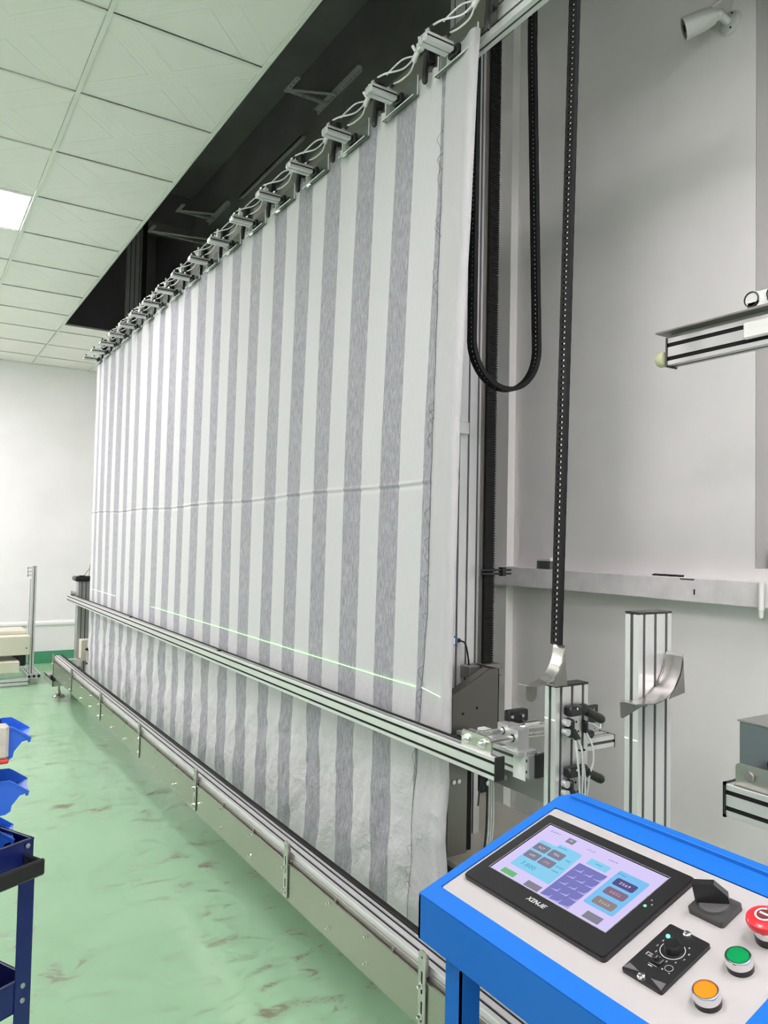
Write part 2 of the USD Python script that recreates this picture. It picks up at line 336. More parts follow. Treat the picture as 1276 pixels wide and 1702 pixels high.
obj('cross_beam', bx(GX - .6, XR, 7.60, 7.95, 4.55, ZT), PLENUM, CS)
obj('plenum_side', bx(GX - .62, GX - .6, YN, YF, ZC + .06, ZT), PLENUM, CS)
obj('plenum_end', bx(GX - .6, XR, 8.9, 8.92, ZC + .06, ZT), PLENUM, CS)
obj('plenum_end', bx(GX - .6, XR, .42, .437, ZC + .03, ZT), PLENUM, CS)

def lamp_label(c, r):
    if (c, r) == (1, 3): return 'glowing square white panel light set in the tiled ceiling at left'
    col = {3: 'the added fill spot left of centre', 2: 'the added fill spot right of centre', 6: 'the added fill spot on the far left', -1: 'the added fill strip beside the right wall', 1: 'the column nearest the cloth', 4: 'the middle column', 7: 'the column along the left wall'}[c]
    row = {9: 'against the far wall', -1: 'beside the camera', -3: 'left of the camera', -8: 'nearest the near wall', -5: 'behind the camera', -6: 'by the near wall', -2: 'above the camera', 3: 'halfway down the room', 7: 'towards the far wall'}[r]
    return f'square ceiling panel light of {col}, {row}'
for c, r in sorted(LAMPS):
    x1 = GX - TP * c; x0, y0, y1 = x1 - TP, GY + TP * r, GY + TP * (r + 1)
    t = thing('ceiling_light', lamp_label(c, r), 'ceiling light', ((x0 + x1) / 2, (y0 + y1) / 2, ZC))
    o, i = sbox(x0 + .01, y0 + .01, x1 - .01, y1 - .01), sbox(x0 + .022, y0 + .022, x1 - .022, y1 - .022)
    obj('frame', ext(o.difference(i), .012, 'z', ZC + .001), WHITEP, t)
    obj('diffuser', bx(x0 + .022, x1 - .022, y0 + .022, y1 - .022, ZC + .004, ZC + .010), LAMPM, t)

# ------------------------------------------------------------------ hanging cloth
FX = 1.40
starts = [(2.134, 2.256), (2.38, 2.511), (2.641, 2.761), (2.892, 3.012), (3.139, 3.26), (3.404, 3.536), (3.655, 3.788), (3.918, 4.041), (4.181, 4.313), (4.451, 4.563), (4.689, 4.832), (4.96, 5.095), (5.232, 5.359), (5.517, 5.656), (5.792, 5.91), (6.033, 6.185), (6.307, 6.444), (6.552, 6.698)]
ky, kv = [1.82], [-1.22]
for i, (a, b) in enumerate(starts): ky += [a, b]; kv += [i, i + .475]
ky += [6.99]; kv += [19.05]
FY0, FY1 = 1.815, 6.985
def lean(z):  return np.interp(z, [.3, .75, 1.8, 2.7, 3.0], [.034, .026, 0, -.055, -.07])
def cloth_x(y, z):
    p = np.stack([y * 1.6, z * .55, np.zeros_like(y)], -1)
    d = (meshkit.fbm(p, 3, 3) - .5) * .012
    d += .0045 * np.sin(y * 2 * np.pi / .31 + .6 * np.sin(z * 2)) * np.clip((z - 1.3) / 1.6, 0, 1)
    low = np.clip((1.0 - z) / .35, 0, 1)
    d += low * (meshkit.fbm(np.stack([y * 9 + z * 5, z * 8 - y * 3, y * 0], -1), 4, 11) - .5) * .028
    crease_z = 1.632 - .012 * np.sin((y - 1.8) / 5.1 * np.pi) + .004 * np.sin(y * 5)
    d -= .004 * np.exp(-((z - crease_z) / .005) ** 2)
    d += .0025 * np.exp(-((z - crease_z + .010) / .008) ** 2)
    return d
CLAMP_Y = [1.845 + .3125 * k for k in range(17)]
def top_z(y):
    ph = ((y - CLAMP_Y[0]) / .3125) % 1.0
    dist = np.minimum(ph, 1 - ph)                           # 0 under a clamp, .5 between clamps
    return 2.962 - .018 * np.clip((dist - .25) / .25, 0, 1) ** 1.5
ny, nz = 420, 150
yy = np.linspace(FY0, FY1, ny)
zt = np.concatenate([np.linspace(0, .485, 62, endpoint=False), np.linspace(.485, .535, 34, endpoint=False), np.linspace(.535, 1, 54)])
Y, T = np.meshgrid(yy, zt, indexing='ij')
Z = .16 + T * (top_z(Y) - .16)
Xc = FX + cloth_x(Y, Z)
fade = np.clip((Z - 2.75) / .2, 0, 1); Xc = Xc * (1 - fade) + FX * fade
pull = np.exp(-((2.96 - Z) / .09) ** 2); ph = ((Y - CLAMP_Y[0]) / .3125 + .5) % 1.0 - .5
Xc = Xc + pull * .010 * np.sin(ph * 2 * np.pi * 3) * (np.abs(ph) > .3)
Yd = Y + lean(Z) * np.clip((6.9 - Y) / 5.1, 0, 1)
Yd[-1] += .008 * np.sin(Z[-1] * 9) - .03 * np.clip((1.2 - Z[-1]) / 1.0, 0, 1)
def grid(P, flip=False):
    a, b = P.shape[:2]; i, j = np.meshgrid(np.arange(a - 1), np.arange(b - 1), indexing='ij'); k = i * b + j
    q = np.stack([k, k + b, k + b + 1, k + 1], -1).reshape(-1, 4)
    if flip: q = q[:, ::-1]
    return P.reshape(-1, 3), q
P = np.stack([Xc, Yd, Z], -1)
uv = np.stack([np.interp(Y, ky, kv), Z], -1).reshape(-1, 2)
FAB = thing('hanging_cloth', 'tall white cloth with grey vertical stripes hanging from the row of clamps', 'cloth', (FX, 4.4, .16))
obj('striped_sheet', grid(P, True), CLOTH, FAB, smooth=True, uv=uv)
# near edge folded back over the front: plain white strip with a rounded outer fold
fw = .126
s = np.linspace(0, 1, 22)
zz = np.linspace(.16, 2.955, 120)
rows = []
for z in zz:
    e = FY0 + lean(z); w = fw * (1.0 + .22 * np.clip((z - 1.9) / 1.0, 0, 1) + .5 * np.clip((1.2 - z) / 1.0, 0, 1))
    xb = FX + float(np.interp(z, Z[0], Xc[0] - FX))
    prof = [(xb + .004, e + .012), (xb + .001, e - .002), (xb - .008, e - .009), (xb - .020, e - .006), (xb - .026, e + .006), (xb - .024, e + .022), (xb - .016, e + .05), (xb - .013, e + .08), (xb - .011, e + w * .85), (xb - .006, e + w)]
    pp = spline([(a, b, 0) for a, b in prof], 3)[:, :2]
    wob = .006 * (meshkit.fbm(np.stack([pp[:, 1] * 8, np.full(len(pp), z * 2.2), np.zeros(len(pp))], -1), 3, 5) - .5) * 2
    rows.append(np.stack([pp[:, 0] - np.abs(wob), pp[:, 1], np.full(len(pp), z)], -1))
FP = np.array(rows)
obj('folded_edge', grid(FP, False), CLOTHB, FAB, smooth=True, uv=np.stack([FP[..., 1] * 4, FP[..., 2]], -1).reshape(-1, 2), label='plain white folded back edge of the cloth')
# loose threads along the raw edge of the fold
edge = FP[:, -1]
for k in range(26):
    z = .35 + 2.4 * rng.random(); i = int(np.interp(z, zz, np.arange(len(zz)))); b = edge[i]
    L = .02 + .05 * rng.random(); a = (rng.random() - .5) * 1.4
    p = [b + (-.004, -.004, 0), b + (-.010, .010 + .012 * rng.random(), -L * .3), b + (-.009, .012 * math.sin(a) + .008, -L * .7), b + (-.007, .022 * math.sin(a), -L)]
    obj('loose_thread', tube(p, .0006, 4, 4), THREAD, FAB)
hem = np.stack([edge[::3, 0] - .003, edge[::3, 1] + .002 * np.sin(edge[::3, 2] * 40), edge[::3, 2]], -1)
obj('frayed_hem', tube(hem[(hem[:, 2] < 2.6)], .0009, 4, 1), THREAD, FAB)
# threads hanging at the far edge
for k in range(5):
    z = 1.7 + .5 * rng.random(); y = FY1 - .005
    obj('loose_thread', tube([(FX - .005, y, z), (FX - .008, y + .02, z - .05), (FX - .006, y + .012, z - .12), (FX - .008, y + .025, z - .19)], .0012, 4, 4), PAPER, FAB)
# glowing strips laid on the cloth stand in for projected laser light
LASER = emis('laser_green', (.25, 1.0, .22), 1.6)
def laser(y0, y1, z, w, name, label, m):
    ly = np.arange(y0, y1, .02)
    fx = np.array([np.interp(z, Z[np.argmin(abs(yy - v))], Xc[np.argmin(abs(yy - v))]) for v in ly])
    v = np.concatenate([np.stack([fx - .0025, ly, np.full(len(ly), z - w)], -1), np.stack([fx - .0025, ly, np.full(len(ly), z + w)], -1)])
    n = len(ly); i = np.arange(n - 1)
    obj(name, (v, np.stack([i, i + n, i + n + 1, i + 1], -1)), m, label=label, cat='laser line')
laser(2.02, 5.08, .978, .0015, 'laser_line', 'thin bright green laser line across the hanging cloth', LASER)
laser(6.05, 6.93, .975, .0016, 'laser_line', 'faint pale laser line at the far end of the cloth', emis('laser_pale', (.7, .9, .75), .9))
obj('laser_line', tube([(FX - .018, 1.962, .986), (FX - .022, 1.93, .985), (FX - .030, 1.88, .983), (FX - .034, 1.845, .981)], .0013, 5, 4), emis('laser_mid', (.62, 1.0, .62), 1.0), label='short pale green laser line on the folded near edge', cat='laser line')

# ------------------------------------------------------------------ beam with clamps
BM = thing('clamp_beam', 'long aluminium beam along the top of the cloth', 'beam', (1.45, 4.0, 2.95))
ALUB = mat('aluminium_bright', (.80, .81, .80), .45, .35)
profile(BM, 'y', 1.43, 1.470, 2.945, 3.045, -.6, 7.05, {'a-': [.025, .075], 'a+': [.025, .075], 'b-': [.02]}, ALUB, SLOTG)
obj('mounting_plate', bx(1.412, 1.4295, 1.70, 6.98, 2.968, 3.058, .002), mat('plate_steel', (.16, .16, .135), .4, .7), BM)
obj('end_cap', bx(1.428, 1.472, 7.05, 7.056, 2.953, 3.037), BLACKG, BM)
def clamp(y):
    c = thing('air_clamp', '', 'clamp', (FX, y, 2.94), group='air clamps along the beam')
    zc = 2.936
    body = Polygon([(y - .021, zc - .013), (y + .021, zc - .013), (y + .023, zc - .011), (y + .023, zc + .011), (y + .021, zc + .013), (y - .021, zc + .013), (y - .023, zc + .011), (y - .023, zc - .011)])
    for f in ((y - .023, -1), (y + .023, 1)): body = body.difference(sbox(f[0] - .004, zc - .0025, f[0] + .004, zc + .0025))
    for dy in (-.0015, ): body = body.difference(sbox(y + dy - .0025, zc - .014, y + dy + .0025, zc - .009))
    obj('cylinder_body', ext(body, .098, 'x', 1.262), ALU, c)
    obj('side_groove', bx(1.264, 1.358, y - .0235, y - .0175, zc - .0022, zc + .0022), BLACK, c)
    for dy in (-.011, .011):
        obj('end_cap', lathe((1.262, y + dy, zc), (-1, 0, 0), [(.0001, .004), (.006, .004), (.0095, .003), (.0105, 0)], 16), ALU, c, smooth=40)
    for dy in (-.011, .011): obj('rod', cyl((1.358, y + dy, zc), (1.382, y + dy, zc), .004, 10), CHROME, c)
    obj('jaw', [bx(1.372, 1.388, y - .026, y + .026, zc - .014, zc + .016, .003), bx(1.352, 1.375, y - .020, y - .004, zc - .012, zc + .004, .002)], BLACKG, c)
    for dx in (1.272, 1.335):
        obj('fitting', [cyl((dx, y - .008, zc + .013), (dx, y - .008, zc + .024), .006, 10), cyl((dx, y - .008, zc + .020), (dx + .005, y - .024, zc + .026), .0055, 10)], CHROME if dx < 1.3 else CHROME, c)
        obj('fitting_collar', cyl((dx + .003, y - .018, zc + .024), (dx + .006, y - .030, zc + .028), .0058, 10), BLACKG, c)
    v = (1.372, y - .115, 3.052)
    obj('air_tube', tube([(1.277, y - .03, zc + .028), (1.290, y - .062, zc + .030), (1.335, y - .092, zc + .045), (1.368, y - .105, 3.018)], .0032, 7, 5), TUBEM, c, smooth=True)
    obj('air_tube', tube([(1.340, y - .03, zc + .028), (1.353, y - .058, zc + .032), (1.368, y - .090, zc + .050), (1.372, y - .108, 3.018)], .0032, 7, 5), TUBEM, c, smooth=True)
    obj('air_tube', tube([(1.30, y - .052, zc + .035), (1.315, y - .046, zc + .055), (1.345, y - .075, 3.025), (1.37, y - .105, 3.03)], .003, 7, 5), TUBEM, c, smooth=True)
    obj('valve', [cyl((1.370, y - .100, 3.012), (1.374, y - .128, 3.044), .009, 10), bx(1.362, 1.386, y - .146, y - .126, 3.032, 3.058, .004), cyl((1.372, y - .138, 3.054), (1.364, y - .144, 3.072), .006, 10), cyl((1.366, y - .122, 3.034), (1.354, y - .118, 3.052), .005, 10)], WHITEP, c, smooth=30)
    obj('valve_bracket', bx(1.386, 1.4115, y - .165, y - .142, 3.024, 3.078, .003), BLACKG, c)
    # clear strip pressed on the cloth, with a folded lower lip
    pl = Polygon([(1.3895, 2.978), (1.3925, 2.978), (1.3925, 2.9135), (1.374, 2.9085), (1.374, 2.9055), (1.3965, 2.9065), (1.3965, 2.911), (1.3955, 2.978)])
    obj('clear_strip', ext(pl, .198, 'y', y - .099), CLEAR, c)
    obj('strip_lip', bx(1.3725, 1.3745, y - .099, y + .099, 2.9045, 2.9078), WHITEP, c)
    obj('strip_end', bx(1.3885, 1.3935, y - .1000, y - .0985, 2.911, 2.978), WHITEP, c); obj('strip_end', bx(1.3885, 1.3935, y + .0985, y + .1000, 2.911, 2.978), WHITEP, c)
    # black handle hanging between the clamps
    hy = y - .158
    obj('handle', [bx(1.382, 1.411, hy - .012, hy + .012, 2.985, 3.02, .003), cyl((1.384, hy, 3.005), (1.382, hy, 2.965), .0105, 12), lathe((1.380, hy, 2.972), (-.03, 0, -1), [(.007, 0), (.0095, .006), (.0105, .03), (.0095, .052), (.006, .058), (.0001, .060)], 12)], BLACKG, c, smooth=40)
    return c
ordn = ['nearest', 'second', 'third', 'fourth', 'fifth', 'sixth', 'seventh', 'eighth', 'ninth', 'tenth', 'eleventh', 'twelfth', 'thirteenth', 'fourteenth', 'fifteenth', 'sixteenth', 'farthest']
c0 = None
for k, y in enumerate(CLAMP_Y):
    lab = ('nearest' if k == 0 else 'farthest' if k == 16 else ordn[k] + ' nearest') + ' of the grey twin-rod air clamps along the top of the cloth'
    if c0 is None: c0 = clamp(y); tag(c0, lab)
    else: dup(c0, (FX, y, 2.94), lab)

# ------------------------------------------------------------------ upper and lower guard rails
UR = thing('upper_guard_rail', 'slim aluminium rail with black slots running waist high in front of the cloth', 'rail', (1.331, 4.5, .825))
profile(UR, 'y', 1.316, 1.346, .825, .885, 1.538, 7.56, {'a-': [.015, .045], 'b+': [.015]}, ALU, BLACK)
obj('end_cap', bx(1.3145, 1.3475, 1.532, 1.538, .8235, .8865, .002), BLACKG, UR, label='black plastic end cap')
obj('rubber_lip', bx(1.346, 1.352, 1.62, 7.50, .870, .890, .001), BLACK, UR)
obj('end_plate', [bx(1.327, 1.333, 1.565, 1.69, .885, .912), ext(Polygon([(1.565, .911), (1.69, .911), (1.69, .918), (1.683, .926), (1.58, .926), (1.57, .922)]), .006, 'x', 1.327)], STEEL, UR)
for by, hexn in ((1.665, 6), (1.598, 12)):
    obj('bolt', [cyl((1.327, by, .906), (1.324, by, .906), .0125, 16), cyl((1.324, by, .906), (1.317, by, .906), .009, hexn), cyl((1.317, by, .906), (1.312, by, .906), .0045, 10)], CHROME, UR)
for y in (3.6, 5.3): obj('clip', bx(1.325, 1.342, y, y + .02, .885, .893, .002), BLACKG, UR)
obj('end_rod', [cyl((1.335, 7.42, .905), (1.47, 7.42, .905), .016, 14), cyl((1.335, 7.48, .905), (1.47, 7.48, .905), .012, 14)], ALU, UR, smooth=40)
obj('end_rod_tip', cyl((1.325, 7.42, .905), (1.336, 7.42, .905), .022, 14), ALUD, UR)

LR = thing('lower_guard_rail', 'low aluminium rail with hanging steel skirt panels along the foot of the cloth', 'rail', (1.16, 4.3, 0))
profile(LR, 'y', 1.138, 1.198, .367, .397, 1.10, 7.10, {'b+': [.0195, .0455]}, ALU, BLACK, sw=.0085)
obj('front_channel', bx(1.1325, 1.1378, 1.10, 7.10, .360, .381, .001), STEELD, LR)
obj('rubber_strip', bx(1.1985, 1.217, 1.10, 7.08, .365, .403, .002), BLACK, LR, label='black rubber strip behind the rail')
SKIRT = mat('skirt_steel', (.37, .365, .31), .22, .92, bump=.03, bscale=8)
sy = [.78, 1.569, 2.357, 3.289, 4.222, 5.175, 6.165, 6.975]
for a, b in zip(sy[:-1], sy[1:]):
    obj('skirt_panel', [bx(1.126, 1.1275, a + .004, b - .004, .243, .366), bx(1.1215, 1.1275, a + .004, b - .004, .3645, .3665), bx(1.1275, 1.150, a + .004, b - .004, .2415, .243)], SKIRT, LR)
    for f in (.31, .62) if b - a > .85 else (.32, .58):
        for z in (.350, .277):
            y = a + (b - a) * f / .93 if b - a < .85 else a + f
            obj('screw', [cyl((1.126, y, z), (1.1235, y, z), .0055, 12), cyl((1.1235, y, z), (1.1165, y, z), .0036, 8)], CHROME, LR)
for k, y in enumerate(np.arange(1.4, 7.0, .3125)):
    obj('channel_bolt', cyl((1.1325, y, .372), (1.127, y, .372), .0055, 10), STEELD, LR)
slot = lambda z0, z1: sbox(-.0032, z0, .0032, z1)
for y in sy:
    sh = unary_union([sbox(-.015, .252, .015, .420), Point(0, .420).buffer(.0149, 8)]).difference(unary_union([slot(.33, .385), slot(.262, .312), Point(0, .418).buffer(.003)]))
    m = ext(sh, .004, 'y', 0)      # (x,z) extruded on y -> turn so the strap faces -x
    v = np.array(m.vertices); m = trimesh.Trimesh(np.stack([1.121 + (.004 - v[:, 1]) * 1.0 - .0005, y + v[:, 0], v[:, 2]], 1), np.array(m.faces), process=False); m.fix_normals()
    obj('strap', m, STEEL, LR, label='slotted steel hanger strap')
    obj('strap_spacer', bx(1.1245, 1.1325, y - .012, y + .012, .374, .425), STEELD, LR)
    obj('slot_shade', [bx(1.1247, 1.1257, y - .004, y + .004, .328, .387), bx(1.1247, 1.1257, y - .004, y + .004, .26, .314)], BLACK, LR)  # black pads paint in the darkness of the slot gaps
    for z in (.350, .277):
        obj('screw', [cyl((1.121, y, z), (1.118, y, z), .008, 6), cyl((1.118, y, z), (1.108, y, z), .0042, 8)], CHROME, LR)
obj('end_panel', [bx(1.126, 1.20, 6.978, 6.9795, .243, .366)], SKIRT, LR)
obj('foot_channel', [bx(1.13, 1.33, 7.00, 7.45, .195, .200), bx(1.13, 1.136, 7.00, 7.45, .15, .20), bx(1.13, 1.33, 7.0, 7.006, .15, .2)], STEEL, LR)
obj('foot_bracket', [bx(1.14, 1.155, 7.0, 7.09, .2, .366), bx(1.12, 1.16, 7.06, 7.12, .2, .235, .004)], BLACKG, LR)
obj('levelling_foot', lathe((1.233, 7.317, 0), (0, 0, 1), [(.0001, 0), (.052, 0), (.052, .012), (.046, .02), (.022, .034), (.016, .05), (.011, .07), (.011, .15), (.02, .15), (.02, .165), (.011, .166), (.011, .195)], 24), STEEL, LR, smooth=30)
for y in (1.16,):
    obj('levelling_foot', lathe((1.36, y, 0), (0, 0, 1), [(.0001, 0), (.052, 0), (.052, .012), (.046, .02), (.022, .034), (.011, .05), (.011, .10)], 20), STEEL, LR, smooth=30)
    obj('cross_foot', bx(1.16, 1.46, y - .02, y + .02, .10, .14), ALU, LR)
    obj('cross_foot_post', bx(1.165, 1.195, y - .015, y + .015, .14, .367), ALU, LR)
obj('return_arm', [bx(1.15, 1.36, 7.04, 7.08, .355, .366), bx(1.33, 1.362, 7.03, 7.10, .30, .366)], ALU, LR)

# ------------------------------------------------------------------ lifting columns
def column(x0, y0, z0, label, near):
    t = thing('lifting_column', label, 'column', (x0 + .07, y0, 0))
    w = .14
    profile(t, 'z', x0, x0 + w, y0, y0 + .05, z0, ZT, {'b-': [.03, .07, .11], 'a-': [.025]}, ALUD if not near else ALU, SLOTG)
    belt = x0 + .128
    obj('toothed_belt', [bx(belt, belt + .040, y0 - .022, y0 - .014, max(z0, 1.0), ZT)] + [bx(belt + .040, belt + .0445, y0 - .022, y0 - .010, z, z + .0045) for z in np.arange(max(z0, 1.0), 3.5, .0085)] + [bx(belt + .001, belt + .036, y0 - .0245, y0 - .021, z, z + .0045) for z in np.arange(max(z0, 1.0), 3.5, .0085)], BLACK, t, label='black toothed belt')
    obj('belt_guide', bx(belt - .006, belt + .03, y0 - .012, y0 + .001, max(z0, 1.0), ZT), STEELD, t)
    return t
LCn = column(1.551, 2.05, .46, 'tall grooved aluminium column with a black toothed belt beside the near cloth edge', True)
obj('belt_end_block', [bx(1.60, 1.74, 2.00, 2.10, .99, 1.03, .003)], STEELD, LCn)
obj('bracket_clip', [bx(1.555, 1.60, 2.02, 2.05, 1.80, 1.84, .002)], ALU, LCn)
obj('stop_pin', [cyl((1.66, 2.02, 1.345), (1.79, 2.02, 1.345), .004, 8), cyl((1.66, 2.02, 1.333), (1.79, 2.02, 1.333), .004, 8), bx(1.745, 1.76, 2.01, 2.03, 1.325, 1.355)], BLACKG, LCn)
obj('sensor', [bx(1.535, 1.565, 2.02, 2.049, 1.10, 1.128, .002)], mat('sensor_blue', (.05, .12, .3), .4), LCn, label='small blue sensor')
obj('sensor_face', bx(1.538, 1.552, 2.0185, 2.0205, 1.103, 1.124), PAPER, LCn)
obj('sensor_plug', cyl((1.566, 2.035, 1.114), (1.584, 2.035, 1.112), .007, 10), BLACKG, LCn)
obj('sensor_cable', tube([(1.584, 2.035, 1.112), (1.604, 2.03, 1.10), (1.614, 2.025, 1.05), (1.615, 2.02, 1.0), (1.612, 2.0, .93)], .003, 6, 5), BLACKG, LCn, smooth=True)
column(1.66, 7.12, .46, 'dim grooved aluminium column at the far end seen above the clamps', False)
COVERM = mat('cover_steel', (.115, .11, .098), .4, .5)
BT = thing('machine_base', 'low steel base tray carrying the near column behind the cloth', 'machine base', (1.7, 2.3, 0))
obj('tray', [bx(1.46, 1.95, 1.72, 2.55, .445, .46), bx(1.46, 1.95, 1.72, 1.73, .40, .46)], mat('tray_steel', (.50, .49, .42), .35, .3), BT)
obj('plinth', bx(1.50, 1.93, 1.78, 2.5, .0, .445), STEELD, BT)
cov = Polygon([(1.46, .845), (1.645, .845), (1.645, 1.035), (1.605, 1.035), (1.46, .965)])
obj('sheet_cover', [ext(cov, .003, 'y', 1.905), bx(1.642, 1.645, 1.905, 2.02, .845, 1.035)], COVERM, LCn)
obj('cover_hole', [cyl((1.50, 1.906, .905), (1.50, 1.9035, .905), .004, 10), cyl((1.555, 1.906, .918), (1.555, 1.9035, .918), .004, 10)], BLACK, LCn)
obj('cover_flange', ext(Polygon([(1.46, .9655), (1.605, 1.0355), (1.605, 1.0375), (1.46, .9675)]), .03, 'y', 1.908), COVERM, LCn)
obj('lower_plate', [bx(1.47, 1.545, 1.935, 1.94, .46, .84)], STEELD, LCn)
for x in (1.487, 1.507): obj('bolt', cyl((x, 1.935, .69), (x, 1.926, .69), .007, 10), CHROME, LCn)
obj('cable_duct', bx(1.556, 1.575, 1.95, 1.965, .46, .80), BLACK, LCn)
AV = thing('air_valve', 'black air valve with hanging tubes below the near end of the upper rail', 'valve', (1.53, 1.78, .7))
obj('valve_body', [bx(1.475, 1.50, 1.78, 1.80, .70, .80, .003), bx(1.50, 1.545, 1.77, 1.80, .745, .80, .004)], BLACKG, AV)
obj('knob', cyl((1.525, 1.775, .775), (1.548, 1.755, .775), .014, 14), STEELD, AV)
obj('knob', cyl((1.530, 1.775, .74), (1.552, 1.755, .74), .008, 12), STEELD, AV)
obj('nut', [cyl((1.492, 1.78, .73), (1.492, 1.77, .73), .008, 6)], CHROME, AV)
for k, dx in enumerate((.0, .008, .016, .024)):
    obj('air_tube', tube([(1.495 + dx, 1.785, .79), (1.497 + dx, 1.78, .70), (1.512 + dx * 1.1, 1.80, .58), (1.525 + dx, 1.83, .47)], .003, 6, 5), BLACKG if k < 1 else TUBEM, AV, smooth=True)
obj('air_tube', tube([(1.478, 1.785, .74), (1.462, 1.775, .70), (1.455, 1.77, .67)], .0025, 6, 5), BLACKG, AV, smooth=True)

# ------------------------------------------------------------------ slide unit behind the near rail end
SU = thing('slide_unit', 'twin-rod slide with bearing block holding the near end of the upper rail', 'slide', (1.45, 1.65, .8))
obj('rod', cyl((1.333, 1.622, .900), (1.70, 1.622, .900), .0075, 14), CHROME, SU, smooth=40)
obj('rod', cyl((1.333, 1.684, .905), (1.70, 1.684, .905), .0085, 14), CHROME, SU, smooth=40)
blk = sbox(1.600, .868, 1.644, .925).difference(Point(1.622, .900).buffer(.011, 8))
obj('bearing_block', [ext(blk, .04, 'x', 1.452), bx(1.44, 1.51, 1.585, 1.66, .860, .870, .001)], ALU, SU)
obj('bearing_block', [ext(sbox(1.662, .868, 1.706, .925).difference(Point(1.684, .905).buffer(.011, 8)), .04, 'x', 1.47)], ALU, SU)
obj('sensor_block', [bx(1.50, 1.575, 1.69, 1.715, .915, .955, .004)], BLACKG, SU)
for x in (1.510, 1.550): obj('screw', cyl((x, 1.69, .938), (x, 1.686, .938), .005, 10), CHROME, SU)
obj('sensor_tip', [cyl((1.545, 1.68, .915), (1.60, 1.68, .915), .010, 12), cyl((1.54, 1.68, .915), (1.553, 1.68, .915), .013, 12)], CHROME, SU)
SB = thing('slide_base_bar', 'aluminium bar with a white paper label below the slide rods', 'bar', (1.5, 2.0, .79))
profile(SB, 'y', 1.468, 1.528, .80, .86, 1.578, 1.895, {'a-': [.015, .045], 'b+': [.02, .04]}, ALU, SLOTG)
obj('end_plate', bx(1.488, 1.530, 1.567, 1.578, .798, .862, .001), BLACKG, SB)
obj('end_face', bx(1.466, 1.488, 1.570, 1.578, .798, .862, .001), ALUD, SB)
obj('paper_label', bx(1.4655, 1.4672, 1.584, 1.633, .790, .868), PAPER, SB)
obj('motor_box', bx(1.47, 1.50, 1.73, 1.80, .862, .890, .003), WHITEP, SB)
GT = obj('square_tube', ext(sbox(1.575, .70, 1.625, .765).buffer(-.006).buffer(.006, quad_segs=3), .36, 'y', 1.56), mat('grey_paint', (.35, .35, .34), .45), label='grey painted square tube below the slide, running behind the posts', cat='tube')
XP = thing('short_cross_bar', 'short aluminium bar with an open end sticking out right of the shorter post', 'bar', (1.66, 1.54, .87))
profile(XP, 'x', 1.50, 1.575, .872, .905, 1.574, 1.722, {'b+': [.022, .052], 'a-': [.0165]}, ALU, SLOTG)
obj('end_edge', bx(1.722, 1.724, 1.499, 1.576, .871, .906), BLACKG, XP)

# ------------------------------------------------------------------ guide posts with curved cable troughs
def post(x, y, top, label):
    t = thing('guide_post', label, 'post', (x + .06, y + .02, 0))
    profile(t, 'z', x, x + .12, y, y + .04, 0.0, top, {'b-': [.02, .06, .10], 'a-': [.02]}, ALU, SLOTG, sw=.009)
    obj('cap', bx(x - .001, x + .121, y - .001, y + .041, top, top + .006, .002), BLACKG, t, label='black plastic post cap')
    obj('foot_plate', bx(x - .04, x + .16, y - .04, y + .08, 0, .008), STEELD, t)
    return t
P1 = post(1.45, 1.457, 1.066, 'shorter aluminium post with a curved steel cable trough on its cap')
P2 = post(1.475, 1.215, 1.276, 'taller aluminium post with a curved steel trough on its front face')
def trough(t, x_top, z_top, R, y0, y1, lip, zig):
    a = np.linspace(0, np.pi / 2, 14)
    cx = x_top - R
    arc = [(cx + R * math.cos(k), z_top - R * math.sin(k)) for k in a]
    arc = [(x_top + .004, z_top + .008)] + arc + [(cx - lip, z_top - R + .004)]
    ins = [(p[0] + (.0022 if i < 8 else .0008), p[1] - (.0008 if i < 8 else .0022)) for i, p in enumerate(arc)]
    obj('curved_trough', ext(Polygon(arc + ins[::-1]).buffer(0.0002), y1 - y0, 'y', y0), STEEL, t, smooth=30)
    return arc
arc = trough(P1, 1.462, 1.168, .088, 1.440, 1.481, .034, 0)
obj('trough_side', ext(Polygon([(1.464, 1.172), (1.476, 1.0725), (1.424, 1.0725), (1.436, 1.102), (1.455, 1.135)]), .002, 'y', 1.441), STEELD, P1)
obj('trough_tab', ext(unary_union([sbox(1.355, 1.055, 1.392, 1.078), Point(1.3735, 1.055).buffer(.0185)]), .002, 'y', 1.465), STEELD, P1)
obj('trough_flange', bx(1.44, 1.478, 1.441, 1.481, 1.0722, 1.0742), STEEL, P1)
arc2 = trough(P2, 1.567, 1.180, .100, 1.163, 1.210, .06, 0)
sidepoly = Polygon([(1.5695, 1.184), (1.576, 1.095), (1.571, 1.090), (1.418, 1.042), (1.411, 1.044), (1.408, 1.079), (1.47, 1.078), (1.505, 1.087), (1.538, 1.109), (1.560, 1.145)])
obj('trough_side', ext(sidepoly, .002, 'y', 1.2105), STEEL, P2)
obj('trough_side', ext(Polygon([(1.5695, 1.184), (1.576, 1.095), (1.52, 1.085), (1.538, 1.109), (1.560, 1.145)]), .002, 'y', 1.163), STEELD, P2)
for x in (1.455, 1.49): obj('screw', cyl((x, 1.2105, 1.068), (x, 1.2045, 1.068), .006, 10), CHROME, P2)
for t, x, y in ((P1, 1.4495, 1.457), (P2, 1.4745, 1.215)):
    obj('laser_mark', bx(x - .0006, x, y + .002, y + .013, .981, .983), emis('laser_dot' if t is P1 else 'laser_dot_b', (.7, 1, .75), .9), t)  # glowing slivers stand in for laser light on the posts
    obj('laser_mark', bx(x - .0006, x, y + .027, y + .038, .982, .984), stage.GetPrimAtPath('/World/Looks/laser_dot').GetPath().pathString and UsdShade.Material.Get(stage, '/World/Looks/laser_dot'), t)

